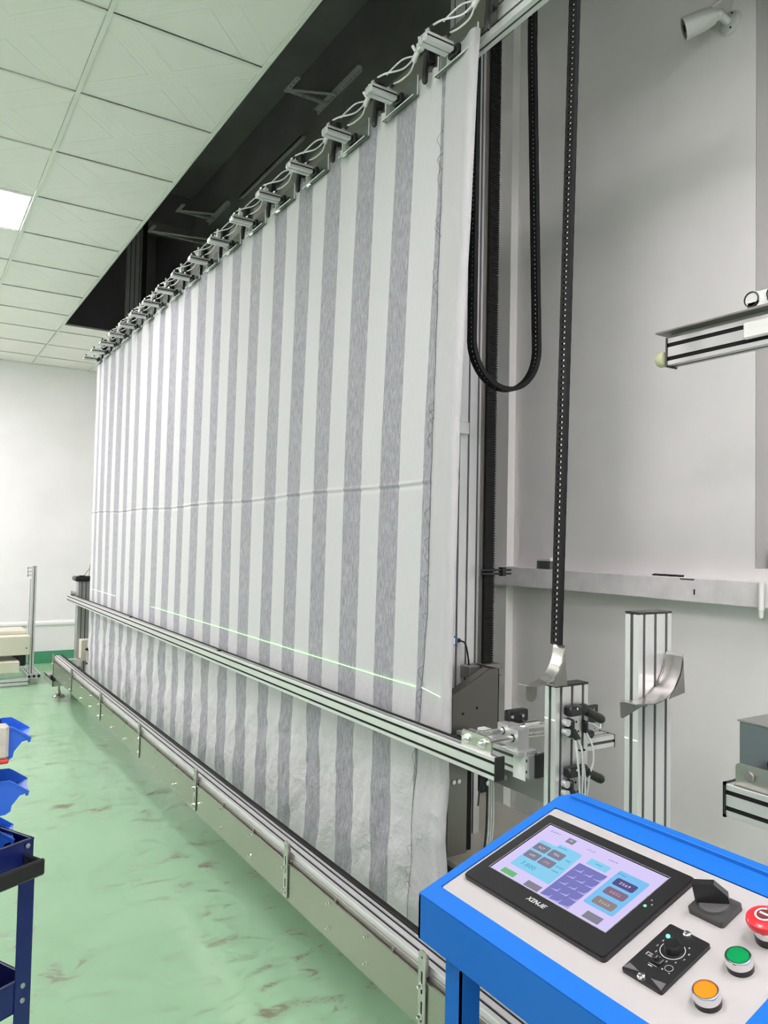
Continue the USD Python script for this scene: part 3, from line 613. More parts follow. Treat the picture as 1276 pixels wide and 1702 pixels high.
# lever valves bolted on the shorter post
def lever(z, label):
    t = thing('lever_valve', label, 'valve', (1.53, 1.45, z))
    y = 1.4565
    obj('mount_plate', bx(1.497, 1.540, y - .006, y, z - .075, z - .008, .001), ALU, t)
    for dz in (.02, .045, .065): obj('hole', cyl((1.513 + dz * .3, y - .006, z - .012 - dz), (1.513 + dz * .3, y - .0066, z - .012 - dz), .003, 8), BLACK, t)
    obj('lever_block', [bx(1.478, 1.525, y - .026, y, z - .012, z + .014, .004), lathe((1.520, y - .014, z + .001), (1, 0, 0), [(.0001, 0), (.013, 0), (.0155, .012), (.014, .024), (.0001, .026)], 14)], BLACKG, t, smooth=40)
    obj('lever_grip', lathe((1.540, y - .020, z - .003), (.84, -.1, -.42), [(.0001, -.004), (.012, 0), (.0115, .02), (.0125, .05), (.0115, .060), (.007, .066), (.0001, .068)], 14), BLACKG, t, smooth=40)
    obj('lever_pin', cyl((1.500, y - .027, z + .008), (1.500, y - .029, z + .008), .003, 8), CHROME, t)
    for dz in (.028, .052): obj('knurled_knob', cyl((1.4765, y - .020, z - dz), (1.4765, y - .004, z - dz), .0095, 12), ALU, t, smooth=40)
    obj('elbow', [bx(1.484, 1.500, y - .024, y, z - .068, z - .020, .005), cyl((1.495, y - .018, z - .050), (1.503, y - .026, z - .070), .009, 10)], BLACKG, t)
    obj('elbow', [bx(1.540, 1.553, y - .020, y - .002, z - .062, z - .030, .004)], BLACKG, t)
    return t
LV = lever(1.005, 'black lever valve on the shorter post, upper of the two')
dup(LV, (1.53, 1.45, .848), 'black lever valve on the shorter post, lower of the two')
obj('clamp_block', bx(1.49, 1.54, 1.437, 1.4565, .918, .934, .003), BLACKG, LV) if False else None
TB = thing('air_tubes', 'bundle of pale air tubes hanging down the front of the shorter post', 'air tubes', (1.53, 1.44, .6))
for pts in ([(1.503, 1.432, .935), (1.515, 1.425, .90), (1.522, 1.43, .80), (1.525, 1.44, .62), (1.525, 1.45, .40)],
            [(1.497, 1.432, .935), (1.502, 1.428, .88), (1.512, 1.43, .80), (1.515, 1.44, .62), (1.515, 1.45, .40)],
            [(1.547, 1.443, .945), (1.560, 1.432, .91), (1.562, 1.43, .87), (1.543, 1.428, .82), (1.54, 1.44, .66), (1.545, 1.45, .40)],
            [(1.508, 1.435, .93), (1.522, 1.43, .88), (1.533, 1.43, .80), (1.532, 1.44, .62), (1.535, 1.45, .40)]):
    obj('air_tube', tube(pts, .003, 7, 6), TUBEM, TB, smooth=True)
obj('tube_tie', bx(1.512, 1.530, 1.428, 1.436, .902, .906), BLACK, TB)
WB = thing('black_lamp_bracket', 'small black bracket with wires behind the upper lever valve', 'bracket', (1.63, 1.49, .95))
brk = sbox(1.60, .955, 1.64, .995).buffer(.004).difference(sbox(1.628, .96, 1.638, .99))
obj('plate', ext(brk, .006, 'y', 1.49), BLACKG, WB)
obj('base', bx(1.59, 1.648, 1.50, 1.54, .905, .925, .006), BLACKG, WB)
obj('wire', tube([(1.64, 1.485, .955), (1.655, 1.48, .95), (1.66, 1.49, .935), (1.655, 1.51, .922)], .003, 6, 5), TUBEM, WB, smooth=True)
obj('wire', tube([(1.575, 1.485, .96), (1.60, 1.47, .955), (1.63, 1.47, .940), (1.637, 1.475, .955), (1.66, 1.48, .957)], .0025, 6, 5), TUBEM, WB, smooth=True)

# ------------------------------------------------------------------ drag chains
def link_mesh(c, t, wy, th, pitch):
    """frame shaped chain link centred on c; t: tangent in the xz plane, width along y"""
    t = np.array([t[0], 0, t[1]]); t /= np.linalg.norm(t); n = np.array([t[2], 0, -t[0]]); y = np.array([0, 1.0, 0])
    R = np.stack([n, y, t], 1); h = pitch * .5
    ms = [bx(-th / 2, th / 2, -wy / 2, -wy / 2 + .0095, -h * 1.02, h * 1.02), bx(-th / 2, th / 2, wy / 2 - .0095, wy / 2, -h * 1.02, h * 1.02),
          bx(-th / 2, -th / 2 + .003, -wy / 2 + .009, wy / 2 - .009, -h, h * .18), bx(th / 2 - .003, th / 2, -wy / 2 + .009, wy / 2 - .009, -h, h * .18)]
    return xf(cat_(ms), R, c)
def chain(name, pts, y, wy, th, label, tail, hose=True):
    p = np.asarray(pts, float); d = np.r_[0, np.cumsum(np.linalg.norm(np.diff(p, axis=0), axis=1))]
    t = thing(name, label, 'cable chain', (p[0][0], y, p[0][1]))
    pitch = .0150; n = int(d[-1] / pitch)
    tails = []
    for k in range(n):
        s = (k + .5) * pitch; c = np.array([np.interp(s, d, p[:, 0]), y, np.interp(s, d, p[:, 1])])
        a = np.array([np.interp(s + .006, d, p[:, 0]) - np.interp(s - .006, d, p[:, 0]), np.interp(s + .006, d, p[:, 1]) - np.interp(s - .006, d, p[:, 1])])
        m = link_mesh(c, a, wy, th, pitch)
        if c[2] > tail: tails.append(m)
        else: obj('link', m, BLACK, t)
    if tails: obj('upper_links', tails, BLACK, t)
    q = np.stack([p[:, 0], np.full(len(p), y), p[:, 1]], 1)
    obj('hose', tube(q, .0042, 6, 0), TUBEM, t)
    return t
zs = np.linspace(1.178, ZT - .02, 60)
chain('drag_chain', [(np.interp(z, [1.17, 2.95], [1.455, 1.497]), z) for z in zs], 1.461, .031, .013, 'straight black drag chain hanging into the curved steel trough', 3.1)
# U loop
pl = [(1.497, z) for z in np.linspace(2.98, 2.09, 30)]
pl += [(1.634 - .137 * math.cos(a), 2.08 - .137 * math.sin(a) * 1.06) for a in np.linspace(.05, np.pi - .05, 30)]
pl += [(np.interp(z, [2.09, 3.1], [1.771, 1.735]), z) for z in np.linspace(2.09, ZT - .02, 70)]
chain('drag_chain', pl, 1.885, .032, .014, 'black drag chain hanging in a long U loop beside the cloth edge', 3.25)

# ------------------------------------------------------------------ wall fittings
TK = thing('wall_duct', 'long scuffed white cable duct running along the right wall', 'duct', (2.37, 1.5, 1.24))
DUCT = mat('duct_paint', (.80, .785, .775), .5, var=.10, vscale=9, bump=.15, bscale=35)
for y0, y1, dz in ((-1.5, 1.475, 0), (1.475, 1.87, .001), (1.8705, 2.48, 0), (2.481, 2.742, .002), (2.746, 3.9, -.002)):
    obj('duct_section', ext(sbox(2.335, 1.247 - abs(dz), 2.3995, 1.329 + dz).buffer(-.003).buffer(.003, quad_segs=2), y1 - y0, 'y', y0), DUCT, TK)
obj('scrape', bx(2.3342, 2.3352, 1.685, 1.69, 1.272, 1.291), BLACK, TK, label='short dark scratch on the duct')
obj('scrape', bx(2.3342, 2.3352, 1.688, 1.745, 1.321, 1.3262), STEELD, TK)
obj('black_strip', ext(Polygon([(2.345, 1.3285), (2.36, 1.3285), (2.36, 1.337), (2.345, 1.334)]), .125, 'y', 1.748), BLACK, label='thin torn black strip lying on top of the wall duct', cat='strip')
CP = thing('clear_box', 'small clear plastic box with white lid standing on the wall duct', 'box', (2.36, 2.42, 1.329))
shell = sbox(2.337, 2.39, 2.385, 2.47); obj('box_wall', ext(shell.difference(shell.buffer(-.002)), .034, 'z', 1.3295), CLEAR, CP)
obj('lid', bx(2.336, 2.386, 2.388, 2.472, 1.3635, 1.378, .003), WHITEP, CP)
PV = thing('white_conduit', 'short vertical white pipe with a rounded tip clipped over the wall duct', 'pipe', (2.33, 1.41, 1.24))
obj('pipe', [cyl((2.325, 1.437, 1.240), (2.325, 1.437, 1.329), .010, 14), lathe((2.325, 1.437, 1.240), (0, 0, -1), [(.008, 0), (.008, .01), (.007, .012), (.0075, .018), (.006, .024), (.0001, .026)], 14)], WHITEP, PV, smooth=40)
obj('pipe', [cyl((2.325, 1.388, 1.232), (2.325, 1.388, 1.329), .010, 14)], WHITEP, PV, smooth=40)
# security camera
SC = thing('security_camera', 'white bullet security camera fixed high on the right wall', 'camera', (2.4, 1.605, 3.28))
CAMW = mat('camera_white', (.62, .63, .60), .35)
obj('base', lathe((2.3995, 1.60, 3.275), (-1, 0, 0), [(.0001, .016), (.026, .016), (.034, .012), (.040, .006), (.040, 0)], 28), CAMW, SC, smooth=40)
for a in (.6, 2.2, 4.3): obj('base_screw', cyl((2.385, 1.60 + .028 * math.cos(a), 3.275 + .028 * math.sin(a)), (2.381, 1.60 + .028 * math.cos(a), 3.275 + .028 * math.sin(a)), .003, 8), BLACKG, SC)
obj('joint', [cyl((2.385, 1.60, 3.275), (2.352, 1.605, 3.287), .014, 14), trimesh.creation.icosphere(2, .018).apply_translation((2.342, 1.608, 3.288))], CAMW, SC, smooth=40)
ax = np.array([-.62, .72, -.30]); ax /= np.linalg.norm(ax); st = np.array([2.338, 1.612, 3.292])
obj('body', lathe(st, ax, [(.0001, -.004), (.020, 0), (.029, .012), (.035, .04), (.0385, .10), (.039, .112), (.034, .112), (.033, .106), (.0001, .106)], 28), CAMW, SC, smooth=35)
obj('lens', [lathe(st, ax, [(.0335, .1065), (.033, .110), (.0001, .110)], 24), lathe(st, ax, [(.012, .110), (.012, .115), (.0001, .1165)], 16)], BLACKG, SC, smooth=35)
obj('antenna', [cyl(st + ax * .05 + (0, -.02, .022), st + ax * -.052 + (.0, -.022, .062), .0052, 10)], CAMW, SC, smooth=40)
obj('cable', tube([(2.390, 1.595, 3.312), (2.394, 1.592, 3.34), (2.396, 1.59, 3.42), (2.396, 1.59, 4.0)], .0025, 6, 4), CAMW, SC, smooth=True)

# perforated steel brackets high on the wall above the clamps
BRM = mat('bracket_steel', (.52, .53, .50), .5, .2)
def perf(L, axis, p):
    """flat angle bar with a row of holes, along axis, from p"""
    g = sbox(0, -.016, L, .016)
    for h in np.arange(.03, L - .02, .05): g = g.difference(sbox(h - .011, -.005, h + .011, .005))
    m = trimesh.creation.extrude_polygon(g, .003, engine='earcut'); return m
def bracket(y, z, out, Lr, label, sgn=1):
    t = thing('wall_bracket', label, 'bracket', (2.39, y, z))
    rail = perf(Lr, 'y', 0); R = np.array([[0, 0, -1.0], [-1.0, 0, 0], [0, 1.0, 0]])
    obj('rail', [xf(rail, R, (2.392, y + Lr * .22, z)), bx(2.36, 2.392, y - Lr * .78, y + Lr * .22, z + .016, z + .019)], BRM, t)
    arm = perf(out, 'x', 0); R2 = np.array([[-1.0, 0, 0], [0, 1.0, 0], [0, 0, -1.0]])
    obj('arm', [xf(arm, R2, (2.39, y, z)), bx(2.39 - out, 2.39, y + .014, y + .017, z - .001, z + .03)], BRM, t)
    e = perf(.2, 'y', 0); R3 = np.array([[0, 1.0, 0], [-1.0, 0, 0], [0, 0, 1.0]])
    obj('end_bar', xf(e, R3, (2.39 - out, y + .02, z - .005)), BRM, t)
    obj('brace', cat_([cyl((2.39 - out + .02, y - .01, z + .004), (2.388, y - .13, z + .004), .010, 6)]), BRM, t)
bracket(4.66, 4.45, .30, .62, 'perforated steel bracket on the dark upper wall, nearest of three')
bracket(6.94, 4.43, .34, .56, 'perforated steel bracket on the dark upper wall, middle of three')
bracket(7.09, 4.24, .55, .4, 'perforated steel bracket on the dark upper wall, farthest of three')
obj('wall_rail', [bx(2.36, 2.393, 4.98, 6.2, 4.355, 4.372), bx(2.36, 2.366, 4.98, 6.2, 4.34, 4.372)], BRM, label='long dim steel angle rail on the dark upper wall', cat='rail')

# ------------------------------------------------------------------ second machine at the right edge
AR = thing('roller_arm', 'aluminium arm with a cream roller at its tip, entering at right', 'arm', (1.75, .6, 1.9))
profile(AR, 'y', 1.75, 1.79, 1.930, 2.005, -.4, 1.352, {'a-': [.018, .055], 'b-': [.02]}, mat('aluminium_arm', (.50, .50, .495), .4, .8), BLACK, sw=.011)
obj('tip_plate', bx(1.748, 1.792, 1.352, 1.357, 1.926, 2.006), BLACKG, AR)
obj('cover_strip', bx(1.728, 1.800, -.4, 1.375, 2.016, 2.021, .001), STEELD, AR)
obj('cover_web', bx(1.765, 1.775, -.4, 1.35, 2.005, 2.016), ALUD, AR)
obj('roller', lathe((1.762, 1.362, 1.952), (0, 1, 0), [(.0001, 0), (.012, 0), (.019, .003), (.0215, .010), (.0215, .020), (.018, .027), (.0001, .029)], 24), mat('cream_rubber', (.62, .63, .40), .5), AR, smooth=40, label='cream rubber roller')
obj('roller_pin', cyl((1.762, 1.39, 1.952), (1.762, 1.397, 1.952), .008, 12), STEELD, AR)
obj('carriage', bx(1.735, 1.75, .85, 1.122, 1.950, 1.992, .004), WHITEP, AR, label='white sliding block on the arm')
rg = lambda y, z: lathe((1.735, y, z), (-1, 0, 0), [(.0168, 0), (.019, 0), (.019, .003), (.0168, .003), (.0168, 0)], 22)
obj('roller_bracket', [bx(1.735, 1.76, .90, 1.112, 2.021, 2.040, .004), cyl((1.735, 1.098, 2.044), (1.76, 1.098, 2.044), .022, 20), cyl((1.735, 1.040, 2.046), (1.76, 1.040, 2.046), .022, 20), bx(1.738, 1.76, .95, 1.09, 2.03, 2.062, .004)], WHITEP, AR)
obj('roller_ring', rg(1.098, 2.044), BLACKG, AR)
obj('roller_ring', rg(1.040, 2.046), BLACKG, AR)
obj('support_post', bx(1.792, 1.85, .2, .26, 0, 2.1), ALU, AR)
LB = thing('side_carriage', 'stainless box on a slotted aluminium bar at the right edge', 'machine', (1.57, .7, .8))
profile(LB, 'y', 1.54, 1.58, .855, .925, -.4, 1.032, {'a-': [.018, .052]}, ALU, BLACK, sw=.010)
obj('end_edge', [bx(1.538, 1.582, 1.032, 1.037, .853, .859), bx(1.538, 1.582, 1.032, 1.037, .921, .928), bx(1.538, 1.545, 1.032, 1.038, .853, .928), bx(1.575, 1.582, 1.032, 1.038, .853, .928), bx(1.545, 1.575, 1.032, 1.036, .884, .893)], BLACKG, LB)
obj('bar_end', bx(1.582, 1.620, -.4, 1.040, .862, .928, .001), ALU, LB)
obj('back_end_edge', [bx(1.582, 1.622, 1.040, 1.044, .860, .868), bx(1.582, 1.622, 1.040, 1.044, .885, .892), bx(1.615, 1.622, 1.040, 1.044, .860, .93)], BLACKG, LB)
lp = unary_union([sbox(.2, .928, 1.020, .962), sbox(.2, .928, 1.010, .972), Point(1.010, .962).buffer(.010)])
obj('front_plate', ext(lp, .003, 'x', 1.556), STEEL, LB)
obj('plate_flange', bx(1.542, 1.60, .2, 1.015, .9255, .929), STEEL, LB)
obj('plate_bolt', lathe((1.556, .985, .950), (-1, 0, 0), [(.011, 0), (.011, .004), (.009, .006), (.0001, .0065)], 18), STEELD, LB, smooth=30)
obj('box', bx(1.60, 1.78, .3, 1.040, .93, 1.052, .002), mat('dark_stainless', (.28, .30, .34), .3, .9), LB)
obj('box_top', bx(1.597, 1.783, .297, 1.043, 1.052, 1.055), STEEL, LB)
obj('box_port', [cyl((1.5995, .955, .975), (1.592, .955, .975), .015, 16)], BLACKG, LB)
obj('box_tag', bx(1.586, 1.592, .935, .962, .965, .974, .001), WHITEP, LB)
obj('support_post', bx(1.60, 1.66, .0, .06, 0, .862), ALU, LB)

# ------------------------------------------------------------------ things at the far end of the room
FM = thing('floor_machine', 'low beige machine with a tall aluminium post beside the far wall', 'machine', (.8, 8.1, 0))
profile(FM, 'z', 1.085, 1.125, 8.05, 8.09, .10, 1.125, {'b-': [.02], 'a-': [.02]}, ALU, SLOTG)
obj('post_rod', cyl((1.068, 8.06, .2), (1.068, 8.06, 1.0), .009, 10), ALU, FM, smooth=40)
obj('post_bracket', [bx(1.045, 1.085, 8.05, 8.08, z, z + .014) for z in (1.03, 1.065, 1.10)] + [bx(1.045, 1.05, 8.05, 8.08, 1.02, 1.114)], ALU, FM)
obj('body', bx(-.2, 1.083, 8.0, 8.45, .285, .465, .006), BEIGE, FM)
obj('top_cover', bx(-.2, 1.07, 8.15, 8.5, .465, .50, .006), BEIGE, FM)
obj('body_knob', cyl((1.05, 8.0, .35), (1.05, 7.994, .35), .006, 10), BLACKG, FM)
obj('lower_body', bx(-.2, .99, 7.95, 8.35, .13, .235, .006), BEIGE, FM)
obj('motor', [bx(.98, 1.06, 8.1, 8.2, .17, .283, .006), bx(.95, .98, 8.12, 8.16, .25, .27)], BLACKG, FM)
for k in range(3):
    profile(FM, 'y', 1.062 + .042 * k, 1.100 + .042 * k, .06, .10, 7.99, 8.5, {'b+': [.019]}, ALU, SLOTG, name='base_bar')
    obj('bar_end', cyl((1.081 + .042 * k, 7.991, .08), (1.081 + .042 * k, 7.988, .08), .014, 10), BLACKG, FM)
profile(FM, 'x', 7.95, 7.99, .012, .075, -.2, 1.065, {'a-': [.0315]}, ALU, SLOTG, name='base_bar')
obj('foot', [bx(1.08, 1.15, 8.0, 8.06, 0, .02), bx(1.095, 1.14, 8.01, 8.05, .02, .06)], STEEL, FM)
obj('foot', bx(-.1, 0, 7.95, 8.0, 0, .012), STEEL, FM)
FPo = thing('far_post', 'grooved aluminium post with a black top plate at the far end of the rails', 'post', (1.42, 7.3, 0))
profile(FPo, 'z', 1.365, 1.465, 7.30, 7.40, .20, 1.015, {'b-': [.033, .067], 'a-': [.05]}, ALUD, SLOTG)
obj('top_plate', [bx(1.33, 1.50, 7.27, 7.42, 1.018, 1.062, .012), bx(1.37, 1.42, 7.29, 7.33, 1.06, 1.07)], BLACKG, FPo)
obj('brace', [cyl((1.41, 7.3, 1.065), (1.47, 7.34, 1.14), .003, 6), cyl((1.46, 7.34, 1.065), (1.47, 7.34, 1.17), .003, 6)], STEEL, FPo)
obj('post_foot', bx(1.35, 1.48, 7.28, 7.42, 0, .2, .004), STEELD, FPo)
CB = thing('control_box', 'small beige control box with a black knob and white label on the far post', 'control box', (1.44, 7.27, .3))
obj('case', bx(1.385, 1.55, 7.19, 7.295, .32, .505, .004), BEIGE, CB)
obj('knob', [cyl((1.44, 7.19, .425), (1.44, 7.165, .425), .012, 12), bx(1.415, 1.47, 7.16, 7.168, .418, .432, .003)], BLACKG, CB)
obj('paper_label', bx(1.43, 1.54, 7.186, 7.1898, .20, .40), PAPER, CB)
obj('pull', tube([(1.43, 7.185, .30), (1.46, 7.16, .29), (1.475, 7.16, .25), (1.465, 7.17, .20)], .008, 8, 5), BLACKG, CB, smooth=True)

# ------------------------------------------------------------------ control console
CT = np.radians(18.46)
CO = np.array([.676, .957, .914])
CU, CV = np.array([0, -1.0, 0]), np.array([math.cos(CT), 0, math.sin(CT)])
CN = np.cross(CV, CU) * 1.0
if CN[2] < 0: CN = -CN
RC = np.stack([CU, CV, CN], 1)
KC = thing('control_console', 'blue control console with a touch screen and push buttons', 'control console', (.82, .7, 0))
def cp(m): return xf(m, RC, CO)                            # console plane coordinates (along, up slope, out), metres
def slab(x0, x1, y0, y1, h0, h1, r=0.0, rr=0.0, ch=0.0):
    g = sbox(x0, y0, x1, y1)
    if rr: g = g.buffer(-rr).buffer(rr, quad_segs=6)
    return cp(trimesh.creation.extrude_polygon(g, h1 - h0, engine='earcut').apply_translation((0, 0, h0)))
mm = .001
AW = .490
top = Polygon([(0, 0), (AW, 0), (AW, .306), (AW - .022, .329), (.020, .329), (-.002, .304)])
inner = sbox(.0165, .0295, .468, .2765)
obj('top_frame', cp(trimesh.creation.extrude_polygon(top.difference(inner), .006, engine='earcut').apply_translation((0, 0, -.006))), BLUE, KC)
obj('face_panel', slab(.0175, .467, .0305, .2755, -.0065, -.0015, rr=.004), PANELW, KC, label='cream white face panel')
obj('panel_underside', slab(.006, AW - .006, .006, .30, -.030, -.0075), BLUE, KC)
# apron boards under the sloping top
xa = CO[0]; yb = CO[1]; yn = CO[1] - AW; xb = (CO + CV * .306)[0]; zb = (CO + CV * .306)[2]
obj('front_apron', bx(xa, xa + .004, yn, yb, CO[2] - .066, CO[2] - .002), BLUE, KC)
side = Polygon([(xa, CO[2] - .066), (xb + .006, CO[2] - .066), (xb + .010, zb - .002), (xa, CO[2] - .003)])
obj('side_apron', ext(side, .004, 'y', yb - .004), BLUE, KC)
obj('side_apron', ext(side, .004, 'y', yn), BLUE, KC)
obj('back_apron', bx(xb + .004, xb + .008, yn + .02, yb - .02, CO[2] - .066, zb + .006), BLUE, KC)
for x0, y0 in ((xa + .014, yb - .085), (xa + .014, yn + .045), (xb - .045, yb - .085), (xb - .045, yn + .045)):
    obj('leg', [bx(x0, x0 + .003, y0, y0 + .035, .03, CO[2] - .066), bx(x0, x0 + .035, y0, y0 + .003, .03, CO[2] - .066), bx(x0 + .003, x0 + .035, y0 + .032, y0 + .035, .03, CO[2] - .066), bx(x0 + .032, x0 + .035, y0 + .003, y0 + .032, .03, CO[2] - .066)], BLUE, KC)
    obj('caster', [cyl((x0 + .017, y0 + .010, .02), (x0 + .017, y0 + .028, .02), .0195, 16), bx(x0 + .004, x0 + .030, y0 + .006, y0 + .032, .03, .036)], BLACKG, KC)
obj('cabinet_back', bx(xb - .050, xb - .047, yn + .05, yb - .06, .10, CO[2] - .03), BLUE, KC)
obj('cabinet_shelf', bx(xa + .05, xb - .05, yn + .05, yb - .06, .25, .254), BLUE, KC)
obj('cable', tube([(xa + .06, .742, CO[2] - .06), (xa + .062, .742, .70), (xa + .066, .744, .5), (xa + .07, .742, .256)], .004, 8, 4), TUBEM, KC, smooth=True)
# touch screen
E = lambda name, c, s=.82: emis(name, c, s * .44)
bez = sbox(.0295, .0650, .3020, .2510).buffer(-.006).buffer(.006, quad_segs=4)
win = sbox(.0510, .1005, .2755, .2310)
B = obj('touch_screen', cp(cat_([trimesh.creation.extrude_polygon(bez, .006, engine='earcut').apply_translation((0, 0, -.0015)), trimesh.creation.extrude_polygon(bez.buffer(-.0018).difference(win), .002, engine='earcut').apply_translation((0, 0, .0045))])), BLACKG, KC, label='black framed touch screen')
obj('display', slab(.0515, .275, .101, .2305, .0045, .0052), E('screen_lavender', (.66, .58, .90)), B)
wl = win.buffer(.0012, join_style=2).difference(win.buffer(.0004, join_style=2))
obj('window_rim', cp(cat_([trimesh.creation.extrude_polygon(wl, .0006, engine='earcut').apply_translation((0, 0, .0064))])), ALUD, B)
h0, h1 = .0052, .0055
CY, DK, SGR = E('screen_cyan', (.25, .60, .84)), E('screen_key_grey', (.23, .22, .30), .8), E('screen_grey', (.24, .24, .29), .8)
cyp = Polygon([(.069, .127), (.0705, .1255), (.150, .1245), (.152, .126), (.1465, .200), (.144, .2015), (.101, .2015), (.099, .194), (.070, .194), (.069, .1925)])
obj('display_area', cp(trimesh.creation.extrude_polygon(cyp, h1 - h0, engine='earcut').apply_translation((0, 0, h0))), CY, B)
obj('display_area', slab(.2125, .263, .1275, .206, h0, h1, rr=.003), E('screen_sky', (.20, .52, .86)), B)
obj('display_area', slab(.162, .199, .190, .2035, h0, h1, rr=.001), CY, B)
k0, k1 = .0055, .0058
for (cx, cy) in ((83.7, 178.8), (114.4, 179.1), (84.3, 158), (114.8, 157.8)):
    obj('screen_key', slab((cx - 13.5) * mm, (cx + 13.5) * mm, (cy - 8) * mm, (cy + 8) * mm, k0, k1, rr=.0025), DK, B)
for (cx, cy), col in zip(((237.6, 184.8), (238.4, 164.2), (238.9, 141.0)), ((.10, .09, .24), (.24, .16, .24), (.28, .24, .25))):
    obj('screen_key', slab((cx - 17.5) * mm, (cx + 17.5) * mm, (cy - 7.5) * mm, (cy + 7.5) * mm, k0, k1, rr=.003), E('screen_key_%d' % int(cx * 10), col, .8), B)
# pale strokes on the keys
def strokes(cx, cy, w, h, m, seed, n=4):
    r = np.random.default_rng(seed); ms = []
    for i in range(n):
        x = cx - w / 2 + w * (i + .5) / n; s = w / n * .36
        ms += [slab((x - s) * mm, (x + s) * mm, (cy + d - .35) * mm, (cy + d + .35) * mm, k1, k1 + .0002) for d in r.uniform(-h / 2, h / 2, 2)]
        ms += [slab((x - .3) * mm, (x + .3) * mm, (cy - h / 2) * mm, (cy + h / 2) * mm, k1, k1 + .0002)]
    return ms
PALE = E('screen_pale', (.62, .60, .70), .85); PINK = E('screen_pink', (.62, .34, .45), .8)
for i, (cx, cy) in enumerate(((83.7, 178.8), (114.4, 179.1), (84.3, 158), (114.8, 157.8))): obj('key_mark', strokes(cx, cy, 12, 4, PINK if i == 3 else PALE, i, 3), PINK if i == 3 else PALE, B)
for i, (cx, cy) in enumerate(((237.6, 184.8), (238.4, 164.2), (238.9, 141.0))): obj('key_mark', strokes(cx, cy, 19, 4.5, PALE, 10 + i), (PALE, PINK, E('screen_sand', (.55, .50, .38), .8))[i], B)
obj('caption', strokes(221, 199.5, 14, 2, PALE, 31), E('screen_blue_text', (.10, .30, .55), .8), B)
obj('caption', strokes(112, 195.5, 16, 2.4, PALE, 32), E('screen_teal', (.08, .35, .5), .8), B)
obj('caption', [strokes(181, 197, 12, 2.2, PALE, 33)][0], UsdShade.Material.Get(stage, '/World/Looks/screen_teal'), B)
obj('caption', strokes(75, 219, 22, 3, PALE, 34), E('screen_violet_text', (.33, .28, .52), .85), B)
obj('caption', strokes(150, 216, 16, 2.2, PALE, 35), UsdShade.Material.Get(stage, '/World/Looks/screen_violet_text'), B)
obj('caption', strokes(192, 215, 17, 2.4, PALE, 36), UsdShade.Material.Get(stage, '/World/Looks/screen_violet_text'), B)
obj('caption', strokes(139, 178, 9, 3, PALE, 37), UsdShade.Material.Get(stage, '/World/Looks/screen_teal'), B)
obj('caption', strokes(139, 160, 14, 3, PALE, 38), UsdShade.Material.Get(stage, '/World/Looks/screen_teal'), B)
obj('caption', strokes(139, 150, 14, 3, PALE, 39), UsdShade.Material.Get(stage, '/World/Looks/screen_teal'), B)
num = meshkit.text_mesh('7.800', .0075, .0003); num.apply_translation((.082, .1335, h1)); obj('number', cp(num), UsdShade.Material.Get(stage, '/World/Looks/screen_teal'), B)
obj('icon', slab(.1015, .1165, .211, .222, h0, h1), SGR, B)
obj('icon', strokes(109, 216.5, 7, 4, PALE, 50, 2), PALE, B)
obj('green_key', slab(.070, .0975, .1045, .1145, h0, h1), E('screen_green', (.16, .50, .20), .8), B)
obj('grey_key', slab(.121, .149, .103, .1145, h0, h1), SGR, B)
obj('grey_key', slab(.2305, .2575, .105, .118, h0, h1), SGR, B)
KD, KL = E('keypad_dark', (.20, .20, .52), .8), E('keypad_light', (.42, .40, .78), .9)
for i in range(3):
    for j in range(5):
        if j == 0 and False: continue
        x0 = .1545 + .0174 * i; y1 = .1855 - .0163 * j
        obj('keypad_key', slab(x0, x0 + .0172, y1 - .0161, y1, h0, h1), KD, B)
        tri = Polygon([(x0 + .003, y1 - .0158), (x0 + .0168, y1 - .0158), (x0 + .0168, y1 - .008), (x0 + .0150, y1 - .0135)])
        obj('keypad_glint', cp(trimesh.creation.extrude_polygon(tri, .0002, engine='earcut').apply_translation((0, 0, h1))), KL, B)
txt = meshkit.text_mesh('XINJE', .0068, .0004, bold=True); txt.apply_transform(np.array([[1, .28, 0, 0], [0, 1, 0, 0], [0, 0, 1, 0], [0, 0, 0, 1.0]])); txt.apply_scale([1.22, 1, 1])
w0 = txt.bounds; txt.apply_translation((.1475 - w0[0][0], .0832, .0065)); obj('maker_name', cp(txt), E('print_glow', (.8, .8, .8), .7), B, label='white maker name printed below the display')  # printed letters are given a glow of their own to read bright
obj('status_light', cp(cyl((.284, .168, .0064), (.284, .168, .0069), .0022, 12)), E('led_green', (.10, 1.0, .25), 2.5), B, label='small green status light')
obj('status_mark', [cp(cyl((.290, .1745, .0064), (.290, .1745, .0067), .0014, 10)), cp(cyl((.2845, .1815, .0064), (.2845, .1815, .0067), .0014, 10))], ALUD, B)
# rotary switch
dg = trimesh.creation.extrude_polygon(sbox(-.0245, -.0225, .0245, .0225).buffer(-.004).buffer(.004, quad_segs=3), .008, engine='earcut').apply_translation((.3505, .2195, -.0015))
SWB = obj('rotary_switch', cp(dg), mat('dark_grey_plastic', (.055, .055, .055), .35), KC, label='dark grey rotary switch')
obj('switch_collar', cp(lathe((.3505, .2195, .0065), (0, 0, 1), [(.0185, 0), (.018, .004), (.0001, .004)], 24)), mat('smoke_plastic', (.10, .10, .10), .2), SWB, smooth=30)
kn = Polygon([(-.020, 0), (.020, 0), (.020, .010), (.006, .026), (-.020, .026)])
m = trimesh.creation.extrude_polygon(kn, .010, engine='earcut'); v = np.array(m.vertices)
a45 = math.radians(32); v2 = np.stack([v[:, 0], v[:, 2] - .005, v[:, 1]], 1); ca, sa = math.cos(a45), math.sin(a45)
v2 = np.stack([v2[:, 0] * ca - v2[:, 1] * sa, v2[:, 0] * sa + v2[:, 1] * ca, v2[:, 2]], 1) + (.3475, .2215, .0105)
kk = trimesh.Trimesh(v2, np.array(m.faces)[:, ::-1], process=False)
